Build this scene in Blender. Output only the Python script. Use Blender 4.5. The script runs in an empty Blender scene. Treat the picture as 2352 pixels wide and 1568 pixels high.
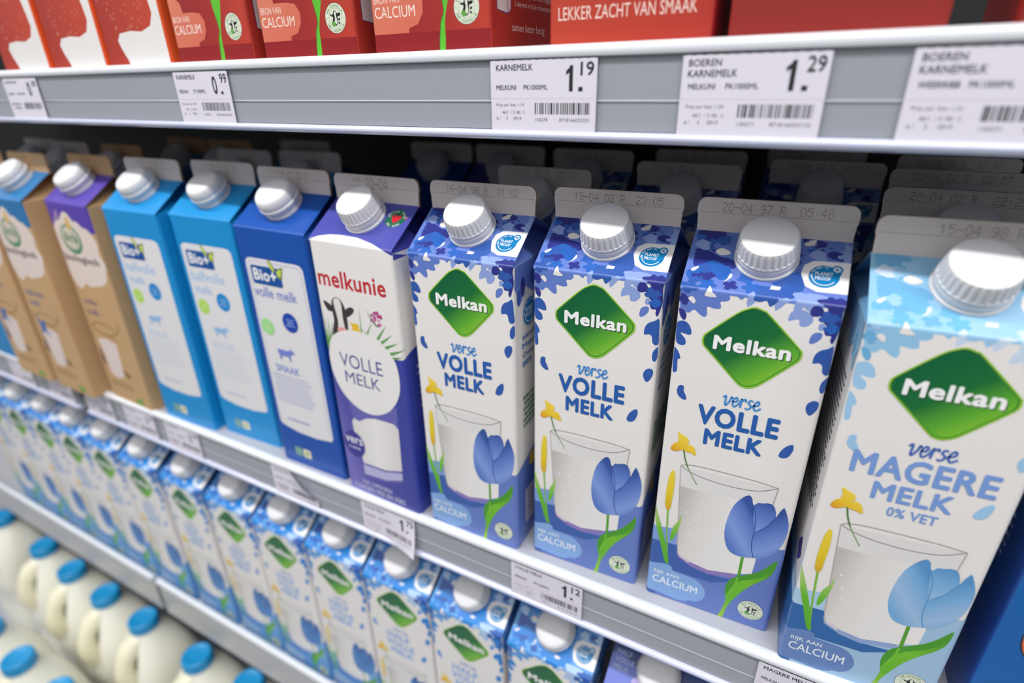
# Chilled dairy shelves in a supermarket: milk cartons on three shelves, milk jugs below.
# World axes: X runs along the shelf (right), Y into the shelf, Z up.  Units: metres.
import bpy, math, random
from mathutils import Vector, Matrix
from mathutils.geometry import tessellate_polygon

C = bpy.context
SC = C.scene
COL = C.collection
random.seed(7)

# ------------------------------------------------------------------ camera
CAM_LOC = Vector((0.0311, -0.2545, 0.2940))
YAW, PITCH, ROLL = 0.5014, 0.4347, -0.0194
FOCAL_PX = 1302.3
def camera():
    cy, sy, cp, sp = math.cos(YAW), math.sin(YAW), math.cos(PITCH), math.sin(PITCH)
    f = Vector((-sy * cp, cy * cp, -sp))
    r0 = Vector((cy, sy, 0))
    u0 = r0.cross(f)
    r = r0 * math.cos(ROLL) + u0 * math.sin(ROLL)
    u = r.cross(f)
    cam = bpy.data.cameras.new('camera')
    cam.sensor_fit = 'HORIZONTAL'
    cam.sensor_width = 36.0
    cam.lens = 36.0 * FOCAL_PX / 2352.0
    cam.clip_start = 0.01
    cam.dof.use_dof = True
    cam.dof.focus_distance = 0.297
    cam.dof.aperture_fstop = 3.9
    cam.dof.aperture_blades = 0
    o = bpy.data.objects.new('camera', cam)
    COL.objects.link(o)
    m = Matrix((r, u, -f)).transposed().to_4x4()
    m.translation = CAM_LOC
    o.matrix_world = m
    SC.camera = o
camera()

# ------------------------------------------------------------------ light
W = bpy.data.worlds.new('store_world')
SC.world = W
W.use_nodes = True
bg = W.node_tree.nodes['Background']
bg.inputs[1].default_value = 1.0
_tc = W.node_tree.nodes.new('ShaderNodeTexCoord')
_sx = W.node_tree.nodes.new('ShaderNodeSeparateXYZ')
_rp = W.node_tree.nodes.new('ShaderNodeValToRGB')      # dim aisle and floor below, bright ceiling above
_el = _rp.color_ramp.elements
for _p, _v in ((0.0, 0.15), (0.44, 0.17), (0.53, 0.18), (0.63, 0.50), (0.8, 0.66), (1.0, 0.74)):
    _e = _el[0] if _p == 0.0 else (_el[-1] if _p == 1.0 else _el.new(_p))
    _e.position = _p
    _e.color = (_v * 0.97, _v * 0.975, _v * 1.0, 1)
_mr = W.node_tree.nodes.new('ShaderNodeMapRange')
_mr.inputs['From Min'].default_value = -1.0
W.node_tree.links.new(_tc.outputs['Generated'], _sx.inputs[0])
W.node_tree.links.new(_sx.outputs['Z'], _mr.inputs['Value'])
W.node_tree.links.new(_mr.outputs[0], _rp.inputs[0])
W.node_tree.links.new(_rp.outputs[0], bg.inputs[0])

def area(name, loc, target, sx, sy, power, col):
    l = bpy.data.lights.new(name, 'AREA')
    l.shape = 'RECTANGLE'
    l.size, l.size_y = sx, sy
    l.energy = power
    l.color = col
    o = bpy.data.objects.new(name, l)
    COL.objects.link(o)
    o.location = loc
    o.rotation_euler = (Vector(target) - Vector(loc)).to_track_quat('-Z', 'Y').to_euler()
    return o
area('canopy_light', (-0.30, -0.62, 1.47), (-0.30, 0.0, 0.2), 3.6, 0.06, 31, (1.0, 0.985, 0.97))
area('aisle_light', (-0.4, -1.5, 2.5), (-0.3, 0.0, 0.1), 3.0, 1.4, 16, (1.0, 0.99, 0.98))

SC.view_settings.view_transform = 'Standard'
SC.view_settings.look = 'None'
SC.view_settings.gamma = 1.0
SC.view_settings.use_curve_mapping = False
SC.view_settings.exposure = 0.08

# ------------------------------------------------------------------ materials
def lin(c):
    c = c / 255.0
    return c / 12.92 if c <= 0.04045 else ((c + 0.055) / 1.055) ** 2.4
def rgb(c):
    return (lin(c[0]), lin(c[1]), lin(c[2]), 1.0)
MATS = {}
def mat(c, rough=0.30, name=None, spec=0.5, metal=0.0, coat=0.0, sss=0.0, noise=0.0):
    key = (tuple(c), rough, spec, metal, coat, sss, noise)
    if key in MATS:
        return MATS[key]
    m = bpy.data.materials.new(name or 'print_%d_%d_%d' % tuple(c))
    m.use_nodes = True
    nt = m.node_tree
    b = nt.nodes['Principled BSDF']
    b.inputs['Base Color'].default_value = rgb(c)
    b.inputs['Roughness'].default_value = rough
    b.inputs['Specular IOR Level'].default_value = spec
    b.inputs['Metallic'].default_value = metal
    b.inputs['Coat Weight'].default_value = coat
    if sss:
        b.inputs['Subsurface Weight'].default_value = sss
        b.inputs['Subsurface Radius'].default_value = (0.02, 0.018, 0.012)
        b.inputs['Subsurface Scale'].default_value = 0.6
    if noise:
        t = nt.nodes.new('ShaderNodeTexNoise')
        t.inputs['Scale'].default_value = 900
        t.inputs['Detail'].default_value = 3
        tc = nt.nodes.new('ShaderNodeTexCoord')
        nt.links.new(tc.outputs['Object'], t.inputs['Vector'])
        bp = nt.nodes.new('ShaderNodeBump')
        bp.inputs['Strength'].default_value = noise
        bp.inputs['Distance'].default_value = 0.0004
        nt.links.new(t.outputs['Fac'], bp.inputs['Height'])
        nt.links.new(bp.outputs['Normal'], b.inputs['Normal'])
    MATS[key] = m
    return m
def strong(c):
    """printing ink a little purer than it photographs"""
    return tuple(c) if max(c) > 222 else tuple(min(236, round(x * 1.05 + 2)) for x in c)
def grad(name, stops, a, b_, rough=0.30):
    """printed colour blend between artwork points a and b_ (mm on the unfolded carton)"""
    key = ('grad', name)
    if key in MATS:
        return MATS[key]
    m = bpy.data.materials.new(name)
    m.use_nodes = True
    nt = m.node_tree
    b = nt.nodes['Principled BSDF']
    b.inputs['Roughness'].default_value = rough
    tc = nt.nodes.new('ShaderNodeTexCoord')
    d = Vector((b_[0] - a[0], b_[1] - a[1])) / 100
    n2 = d.length_squared
    sub = nt.nodes.new('ShaderNodeVectorMath'); sub.operation = 'SUBTRACT'
    sub.inputs[1].default_value = (a[0] / 100, a[1] / 100, 0)
    dot = nt.nodes.new('ShaderNodeVectorMath'); dot.operation = 'DOT_PRODUCT'
    dot.inputs[1].default_value = (d.x / n2, d.y / n2, 0)
    ramp = nt.nodes.new('ShaderNodeValToRGB')
    el = ramp.color_ramp.elements
    while len(el) < len(stops):
        el.new(0.5)
    for e, (p, c) in zip(el, stops):
        e.position = p
        e.color = rgb(strong(c))
    nt.links.new(tc.outputs['UV'], sub.inputs[0])
    nt.links.new(sub.outputs[0], dot.inputs[0])
    nt.links.new(dot.outputs['Value'], ramp.inputs['Fac'])
    nt.links.new(ramp.outputs['Color'], b.inputs['Base Color'])
    MATS[key] = m
    return m

WHITE = (238, 235, 233)
PAPER = (228, 219, 215)
PAPER_EDGE = (176, 146, 104)
def P(*c):
    return mat(strong(c))
M_WHITE = mat(WHITE)
M_CAP = mat((234, 234, 237), 0.33, 'white_cap_plastic')
M_PAPER = mat(PAPER, 0.6, 'uncoated_board')
M_EDGE = mat(PAPER_EDGE, 0.8, 'board_edge')
M_KRAFT = mat((199, 162, 118), 0.6, 'kraft_board')
M_INK = mat((44, 40, 44), 0.7, 'date_ink')
M_SHELF = mat((178, 180, 186), 0.35, 'grey_shelf_steel', noise=0.05)
M_NOSE = mat((226, 230, 236), 0.3, 'white_shelf_nose')
M_RAIL = mat((164, 168, 176), 0.3, 'grey_price_rail', coat=0.4)
M_LIP = mat((205, 210, 235), 0.15, 'clear_rail_lip', coat=1.0)
M_TAG = mat((232, 228, 240), 0.45, 'tag_paper')
M_TAGINK = mat((38, 36, 42), 0.6, 'tag_ink')
M_TAGGREY = mat((92, 88, 98), 0.6, 'tag_fine_ink')
M_DARK = mat((12, 12, 14), 0.7, 'dark_cabinet_lining')

# ------------------------------------------------------------------ mesh helpers
class MB:
    def __init__(self):
        self.v = []; self.f = []; self.m = []; self.uv = []; self.mats = []
    def mi(self, m):
        if m not in self.mats:
            self.mats.append(m)
        return self.mats.index(m)
    def add(self, vs, fs, m, uvs=None):
        o = len(self.v); k = self.mi(m)
        self.v.extend([tuple(p) for p in vs])
        self.uv.extend(uvs if uvs else [(0, 0)] * len(vs))
        for f in fs:
            self.f.append(tuple(o + i for i in f)); self.m.append(k)
    def box(self, a, b, m):
        x0, y0, z0 = a; x1, y1, z1 = b
        vs = [(x0, y0, z0), (x1, y0, z0), (x1, y1, z0), (x0, y1, z0), (x0, y0, z1), (x1, y0, z1), (x1, y1, z1), (x0, y1, z1)]
        self.add(vs, [(0, 3, 2, 1), (4, 5, 6, 7), (0, 1, 5, 4), (1, 2, 6, 5), (2, 3, 7, 6), (3, 0, 4, 7)], m)
    def prism_x(self, prof, x0, x1, m):
        """closed (y, z) outline pushed along X"""
        n = len(prof)
        vs = [(x0, y, z) for y, z in prof] + [(x1, y, z) for y, z in prof]
        fs = [(i, (i + 1) % n, n + (i + 1) % n, n + i) for i in range(n)]
        fs += [tuple(range(n - 1, -1, -1)), tuple(range(n, 2 * n))]
        self.add(vs, fs, m)
    def rings(self, rings, m, cap0=True, cap1=True):
        n = len(rings[0]); vs = [p for r in rings for p in r]; fs = []
        for k in range(len(rings) - 1):
            for i in range(n):
                j = (i + 1) % n
                fs.append((k * n + i, k * n + j, (k + 1) * n + j, (k + 1) * n + i))
        if cap0: fs.append(tuple(range(n - 1, -1, -1)))
        if cap1: fs.append(tuple(range((len(rings) - 1) * n, len(rings) * n)))
        self.add(vs, fs, m)
    def mesh(self, name, smooth=None):
        me = bpy.data.meshes.new(name)
        me.from_pydata(self.v, [], self.f)
        for m in self.mats:
            me.materials.append(m)
        me.polygons.foreach_set('material_index', self.m)
        uvl = me.uv_layers.new(name='print')
        flat = []
        for l in me.loops:
            flat.extend(self.uv[l.vertex_index])
        uvl.data.foreach_set('uv', flat)
        if smooth is not None:
            me.polygons.foreach_set('use_smooth', [True] * len(me.polygons))
            me.set_sharp_from_angle(angle=math.radians(smooth))
        me.update()
        return me
    def build(self, name, parent=None, smooth=None):
        return link(name, self.mesh(name, smooth), parent)
def link(name, me, parent=None):
    o = bpy.data.objects.new(name, me)
    COL.objects.link(o)
    o.parent = parent
    return o
def tag(o, label, cat, group=None, kind=None):
    o['label'] = label; o['category'] = cat
    if group: o['group'] = group
    if kind: o['kind'] = kind
    return o
def empty(name, loc, rz=0.0, rx=0.0):
    o = bpy.data.objects.new(name, None)
    COL.objects.link(o)
    o.location = loc
    o.rotation_euler = (rx, 0, rz)
    o.empty_display_size = 0.02
    return o
def dup(root, loc, rz, label, group):
    r = root.copy(); COL.objects.link(r)
    r.location = loc; r.rotation_euler = (0, 0, rz)
    tag(r, label, root['category'], group)
    for ch in list(root.children):
        c = ch.copy(); COL.objects.link(c); c.parent = r
        for g in ch.children:
            d = g.copy(); COL.objects.link(d); d.parent = c
    return r

# ------------------------------------------------------------------ lettering
TXT = {}
def glyphs(s, bold=0.0, shear=0.0):
    key = (s, bold, shear)
    if key in TXT:
        return TXT[key]
    cu = bpy.data.curves.new('t', 'FONT')
    cu.body = s; cu.shear = shear
    cu.resolution_u = 3; cu.size = 1.0; cu.space_character = 1.0 + bold * 2.0
    o = bpy.data.objects.new('t', cu)
    COL.objects.link(o)
    C.view_layer.update()
    ev = o.evaluated_get(C.evaluated_depsgraph_get())
    me = ev.to_mesh()
    me.calc_loop_triangles()
    pts = [(v.co.x, v.co.y) for v in me.vertices]
    tris = [[pts[i] for i in t.vertices] for t in me.loop_triangles]
    ev.to_mesh_clear()
    bpy.data.objects.remove(o); bpy.data.curves.remove(cu)
    if bold > 0.008:      # heavier weight: the same letters overprinted with small shifts
        base = tris; groups = []
        for k in range(8):
            dx, dy = bold * math.cos(k * math.pi / 4), bold * math.sin(k * math.pi / 4)
            groups.append([[(p[0] + dx, p[1] + dy) for p in t] for t in base])
    else:
        groups = [tris]
    xs = [p[0] for g in groups for t in g for p in t]; ys = [p[1] for g in groups for t in g for p in t]
    TXT[key] = (groups, min(xs), min(ys), max(xs), max(ys))
    return TXT[key]
def smooth_closed(pts, n=4):
    out = []; N = len(pts)
    for i in range(N):
        p0, p1, p2, p3 = pts[i - 1], pts[i], pts[(i + 1) % N], pts[(i + 2) % N]
        for k in range(n):
            t = k / n; t2 = t * t; t3 = t2 * t
            out.append(tuple(0.5 * (2 * p1[a] + (p2[a] - p0[a]) * t + (2 * p0[a] - 5 * p1[a] + 4 * p2[a] - p3[a]) * t2 + (3 * p1[a] - p0[a] - 3 * p2[a] + p3[a]) * t3) for a in (0, 1)))
    return out
def smooth_open(pts, n=5):
    q = [pts[0]] + list(pts) + [pts[-1]]; out = []
    for i in range(1, len(q) - 2):
        p0, p1, p2, p3 = q[i - 1], q[i], q[i + 1], q[i + 2]
        for k in range(n):
            t = k / n; t2 = t * t; t3 = t2 * t
            out.append(tuple(0.5 * (2 * p1[a] + (p2[a] - p0[a]) * t + (2 * p0[a] - 5 * p1[a] + 4 * p2[a] - p3[a]) * t2 + (3 * p1[a] - p0[a] - 3 * p2[a] + p3[a]) * t3) for a in (0, 1)))
    out.append(pts[-1])
    return out

# ------------------------------------------------------------------ carton print, folded round the carton
CW = 70.0; RC = 2.2; ARC = RC * math.pi / 2; RHO = ARC / 2
RR = 2.0; TURN = math.radians(55.0)
V0 = 202.0 - RR * math.tan(TURN / 2)
VARC = V0 + RR * TURN
VTOP = VARC + 36.6 - RR * math.tan(TURN / 2)
ULINES = sorted([RHO - ARC * k / 4 for k in range(5)] + [CW - RHO + ARC * k / 4 for k in range(5)])
VLINES = [V0 + RR * TURN * k / 5 for k in range(6)]
USIDE = RHO - ARC - (CW - RC)
def plan(u):
    flip = u > CW / 2
    if flip: u = CW - u
    if u >= RHO:
        x, y, nx, ny = RC + (u - RHO) * (CW - 2 * RC) / (CW - 2 * RHO), 0.0, 0.0, -1.0
    elif u >= RHO - ARC:
        a = (RHO - u) / RC
        x, y, nx, ny = RC - RC * math.sin(a), RC - RC * math.cos(a), -math.sin(a), -math.cos(a)
    else:
        x, y, nx, ny = 0.0, RC + (RHO - ARC - u), -1.0, 0.0
    if flip: x, nx = CW - x, -nx
    return x, y, nx, ny
def fold(u, v, off, upper):
    if not upper:
        x, y, nx, ny = plan(u)
        p = (x + nx * off, y + ny * off, v)
    else:
        a = min((v - V0) / RR, TURN)
        y, z = RR - RR * math.cos(a), V0 + RR * math.sin(a)
        s = max(0.0, v - VARC)
        y += s * math.sin(TURN); z += s * math.cos(TURN)
        p = (min(max(u, 0.0), CW), y - math.cos(a) * off, z + math.sin(a) * off)
    return ((p[0] - 35) * 1e-3, (p[1] - 35) * 1e-3, p[2] * 1e-3)
def cut(poly, ax, c):
    lo, hi = [], []
    n = len(poly)
    for i in range(n):
        a, b = poly[i], poly[(i + 1) % n]
        if a[ax] <= c: lo.append(a)
        if a[ax] >= c: hi.append(a)
        if (a[ax] < c < b[ax]) or (b[ax] < c < a[ax]):
            t = (c - a[ax]) / (b[ax] - a[ax])
            q = (a[0] + (b[0] - a[0]) * t, a[1] + (b[1] - a[1]) * t)
            lo.append(q); hi.append(q)
    return lo, hi
def slices(poly, ax, lines):
    out = []; rest = poly
    for c in lines:
        if len(rest) < 3: break
        lo, rest = cut(rest, ax, c)
        if len(lo) >= 3: out.append(lo)
    if len(rest) >= 3: out.append(rest)
    return out
class Art:
    """flat artwork in mm: u across the front (0..70), v up (202 = crease); then folded onto the carton"""
    def __init__(self):
        self.items = []; self.off = 0.006
    def tris(self, ts, m, step=0.0014):
        self.off += step
        self.items.append((m, self.off, ts))
    def poly(self, pts, m, sm=0, holes=()):
        if sm: pts = smooth_closed(pts, sm)
        loops = [[Vector((p[0], p[1], 0)) for p in pts]] + [[Vector((p[0], p[1], 0)) for p in h] for h in holes]
        flat = [p for l in loops for p in l]
        self.tris([[(flat[i].x, flat[i].y) for i in t] for t in tessellate_polygon(loops)], m)
    def rect(self, u0, v0, u1, v1, m):
        self.tris([[(u0, v0), (u1, v0), (u1, v1), (u0, v1)]], m)
    def rrect(self, u0, v0, u1, v1, r, m):
        pts = []
        for cx, cy, a0 in ((u1 - r, v0 + r, -90), (u1 - r, v1 - r, 0), (u0 + r, v1 - r, 90), (u0 + r, v0 + r, 180)):
            for k in range(6):
                a = math.radians(a0 + 18 * k)
                pts.append((cx + r * math.cos(a), cy + r * math.sin(a)))
        self.poly(pts, m)
    def ell(self, u, v, ru, rv, m, n=28):
        self.tris([[(u + ru * math.cos(6.28319 * k / n), v + rv * math.sin(6.28319 * k / n)) for k in range(n)]], m)
    def ring(self, u, v, r0, r1, m, a0=0, a1=360, n=36):
        ts = []
        for k in range(n):
            a, b = math.radians(a0 + (a1 - a0) * k / n), math.radians(a0 + (a1 - a0) * (k + 1) / n)
            ts.append([(u + r0 * math.cos(a), v + r0 * math.sin(a)), (u + r1 * math.cos(a), v + r1 * math.sin(a)), (u + r1 * math.cos(b), v + r1 * math.sin(b)), (u + r0 * math.cos(b), v + r0 * math.sin(b))])
        self.tris(ts, m)
    def stroke(self, pts, w, m, sm=0):
        if sm: pts = smooth_open(pts, sm)
        L, R = [], []
        for i, p in enumerate(pts):
            a, b = pts[max(0, i - 1)], pts[min(len(pts) - 1, i + 1)]
            dx, dy = b[0] - a[0], b[1] - a[1]; n = math.hypot(dx, dy) or 1.0
            L.append((p[0] - dy / n * w / 2, p[1] + dx / n * w / 2)); R.append((p[0] + dy / n * w / 2, p[1] - dx / n * w / 2))
        self.tris([q for i in range(len(pts) - 1) for q in ([L[i], R[i], R[i + 1]], [L[i], R[i + 1], L[i + 1]])], m)
    def text(self, s, u0, v0, u1, v1, m, bold=0.0, shear=0.0, rot=0.0):
        ts, x0, y0, x1, y1 = glyphs(s, bold, shear)
        kx, ky = (u1 - u0) / (x1 - x0), (v1 - v0) / (y1 - y0)
        ca, sa = math.cos(rot), math.sin(rot)
        def T(p):
            x, y = (p[0] - x0) * kx, (p[1] - y0) * ky
            return (u0 + x * ca - y * sa, v0 + x * sa + y * ca)
        for g in ts:
            self.tris([[T(p) for p in t] for t in g], m, 0.0008)
    def arc_text(self, s, u, v, r, h, a0, a1, m, bold=0.0, inward=False):
        n = len(s); bank = {}
        for i, ch in enumerate(s):
            if ch == ' ': continue
            gs, x0, y0, x1, y1 = glyphs(ch, bold)
            a = math.radians(a0 + (a1 - a0) * (i + 0.5) / n)
            k = h / 0.72
            th = a - math.pi / 2 if not inward else a + math.pi / 2
            ca, sa = math.cos(th), math.sin(th)
            bx, by = u + r * math.cos(a), v + r * math.sin(a)
            for gi, g in enumerate(gs):
                for t in g:
                    q = []
                    for p in t:
                        x, y = (p[0] - (x0 + x1) / 2) * k, (p[1]) * k - (h if inward else 0)
                        q.append((bx + x * ca - y * sa, by + x * sa + y * ca))
                    bank.setdefault(gi, []).append(q)
        for gi in sorted(bank):
            self.tris(bank[gi], m, 0.0008)
    def dashes(self, u0, v0, u1, v1, rows, m, fill=0.5, seed=1):
        """rows of fine print far too small to read"""
        rnd = random.Random(seed); ts = []; dv = (v1 - v0) / rows
        for k in range(rows):
            v = v0 + dv * (k + 0.25); u = u0 + rnd.random() * 2
            end = u1 - rnd.random() * (u1 - u0) * 0.12
            while u < end:
                w = min(1.0 + rnd.random() * 3.0, end - u)
                ts.append([(u, v), (u + w, v), (u + w, v + dv * fill), (u, v + dv * fill)])
                u += w + 0.9
        self.tris(ts, m)
    def mesh(self, name, base, side, back, roof_side, extra=None):
        mb = MB()
        items = [(side, 0.0, [[(USIDE, 0), (RHO - ARC / 2, 0), (RHO - ARC / 2, V0), (USIDE, V0)]]),
                 (base, 0.0, [[(0, 0), (CW, 0), (CW, V0), (0, V0)]]),
                 (side, 0.0, [[(CW, 0), (CW - USIDE, 0), (CW - USIDE, V0), (CW, V0)]]),
                 (base, 0.0, [[(0, V0), (CW, V0), (CW, VTOP), (0, VTOP)]])] + self.items
        for m, off, ts in items:
            vs, fs, uvs = [], [], []
            for t in ts:
                for q in slices(t, 1, VLINES):
                    cv = sum(p[1] for p in q) / len(q)
                    if cv > VTOP + 3 or cv < -1: continue
                    upper = cv > V0
                    if upper:
                        _, q = cut(q, 0, 0.0)
                        if len(q) < 3: continue
                        q, _ = cut(q, 0, CW)
                        if len(q) < 3: continue
                        q, _ = cut(q, 1, VTOP)
                        if len(q) < 3: continue
                        cells = [q]
                    else:
                        _, q = cut(q, 1, 0.3 if off else 0.0)
                        if len(q) < 3: continue
                        cells = slices(q, 0, ULINES)
                    for c in cells:
                        o = len(vs)
                        vs.extend(fold(p[0], p[1], off, upper) for p in c)
                        uvs.extend((p[0] / 100, p[1] / 100) for p in c)
                        fs.append(tuple(range(o, o + len(c))))
            mb.add(vs, fs, m, uvs)
        h = 0.035; zc = V0 * 1e-3; zt = 0.2229
        mb.add([(-h, h, 0), (h, h, 0), (h, h, zc), (-h, h, zc)], [(1, 0, 3, 2)], back)
        mb.add([(-h, h, zc), (h, h, zc), (h, -0.0035, zt), (-h, -0.0035, zt)], [(1, 0, 3, 2)], back)
        pl = [plan(u) for u in ULINES]
        mb.add([((p[0] - 35) * 1e-3, (p[1] - 35) * 1e-3, 0) for p in pl] + [(h, h, 0), (-h, h, 0)], [tuple(range(len(pl) + 2))], M_PAPER)
        for s in (-1, 1):
            q = [(s * h, -h + 0.0008, zc), (s * h, h, zc), (s * 0.012, -0.0045, zt - 0.0006)]
            mb.add(q, [(0, 1, 2)], roof_side)
            mb.add([(s * h, -h + 0.0008, zc), (s * 0.012, -0.0045, zt - 0.0006), (s * (h - 0.0004), -0.0052, zt - 0.0009)], [(0, 1, 2)], roof_side)
            mb.add([(s * h, h, zc), (s * 0.012, -0.0045, zt - 0.0006), (s * (h - 0.0004), -0.0032, zt - 0.0009)], [(0, 1, 2)], roof_side)
        return mb.mesh(name)

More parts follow.
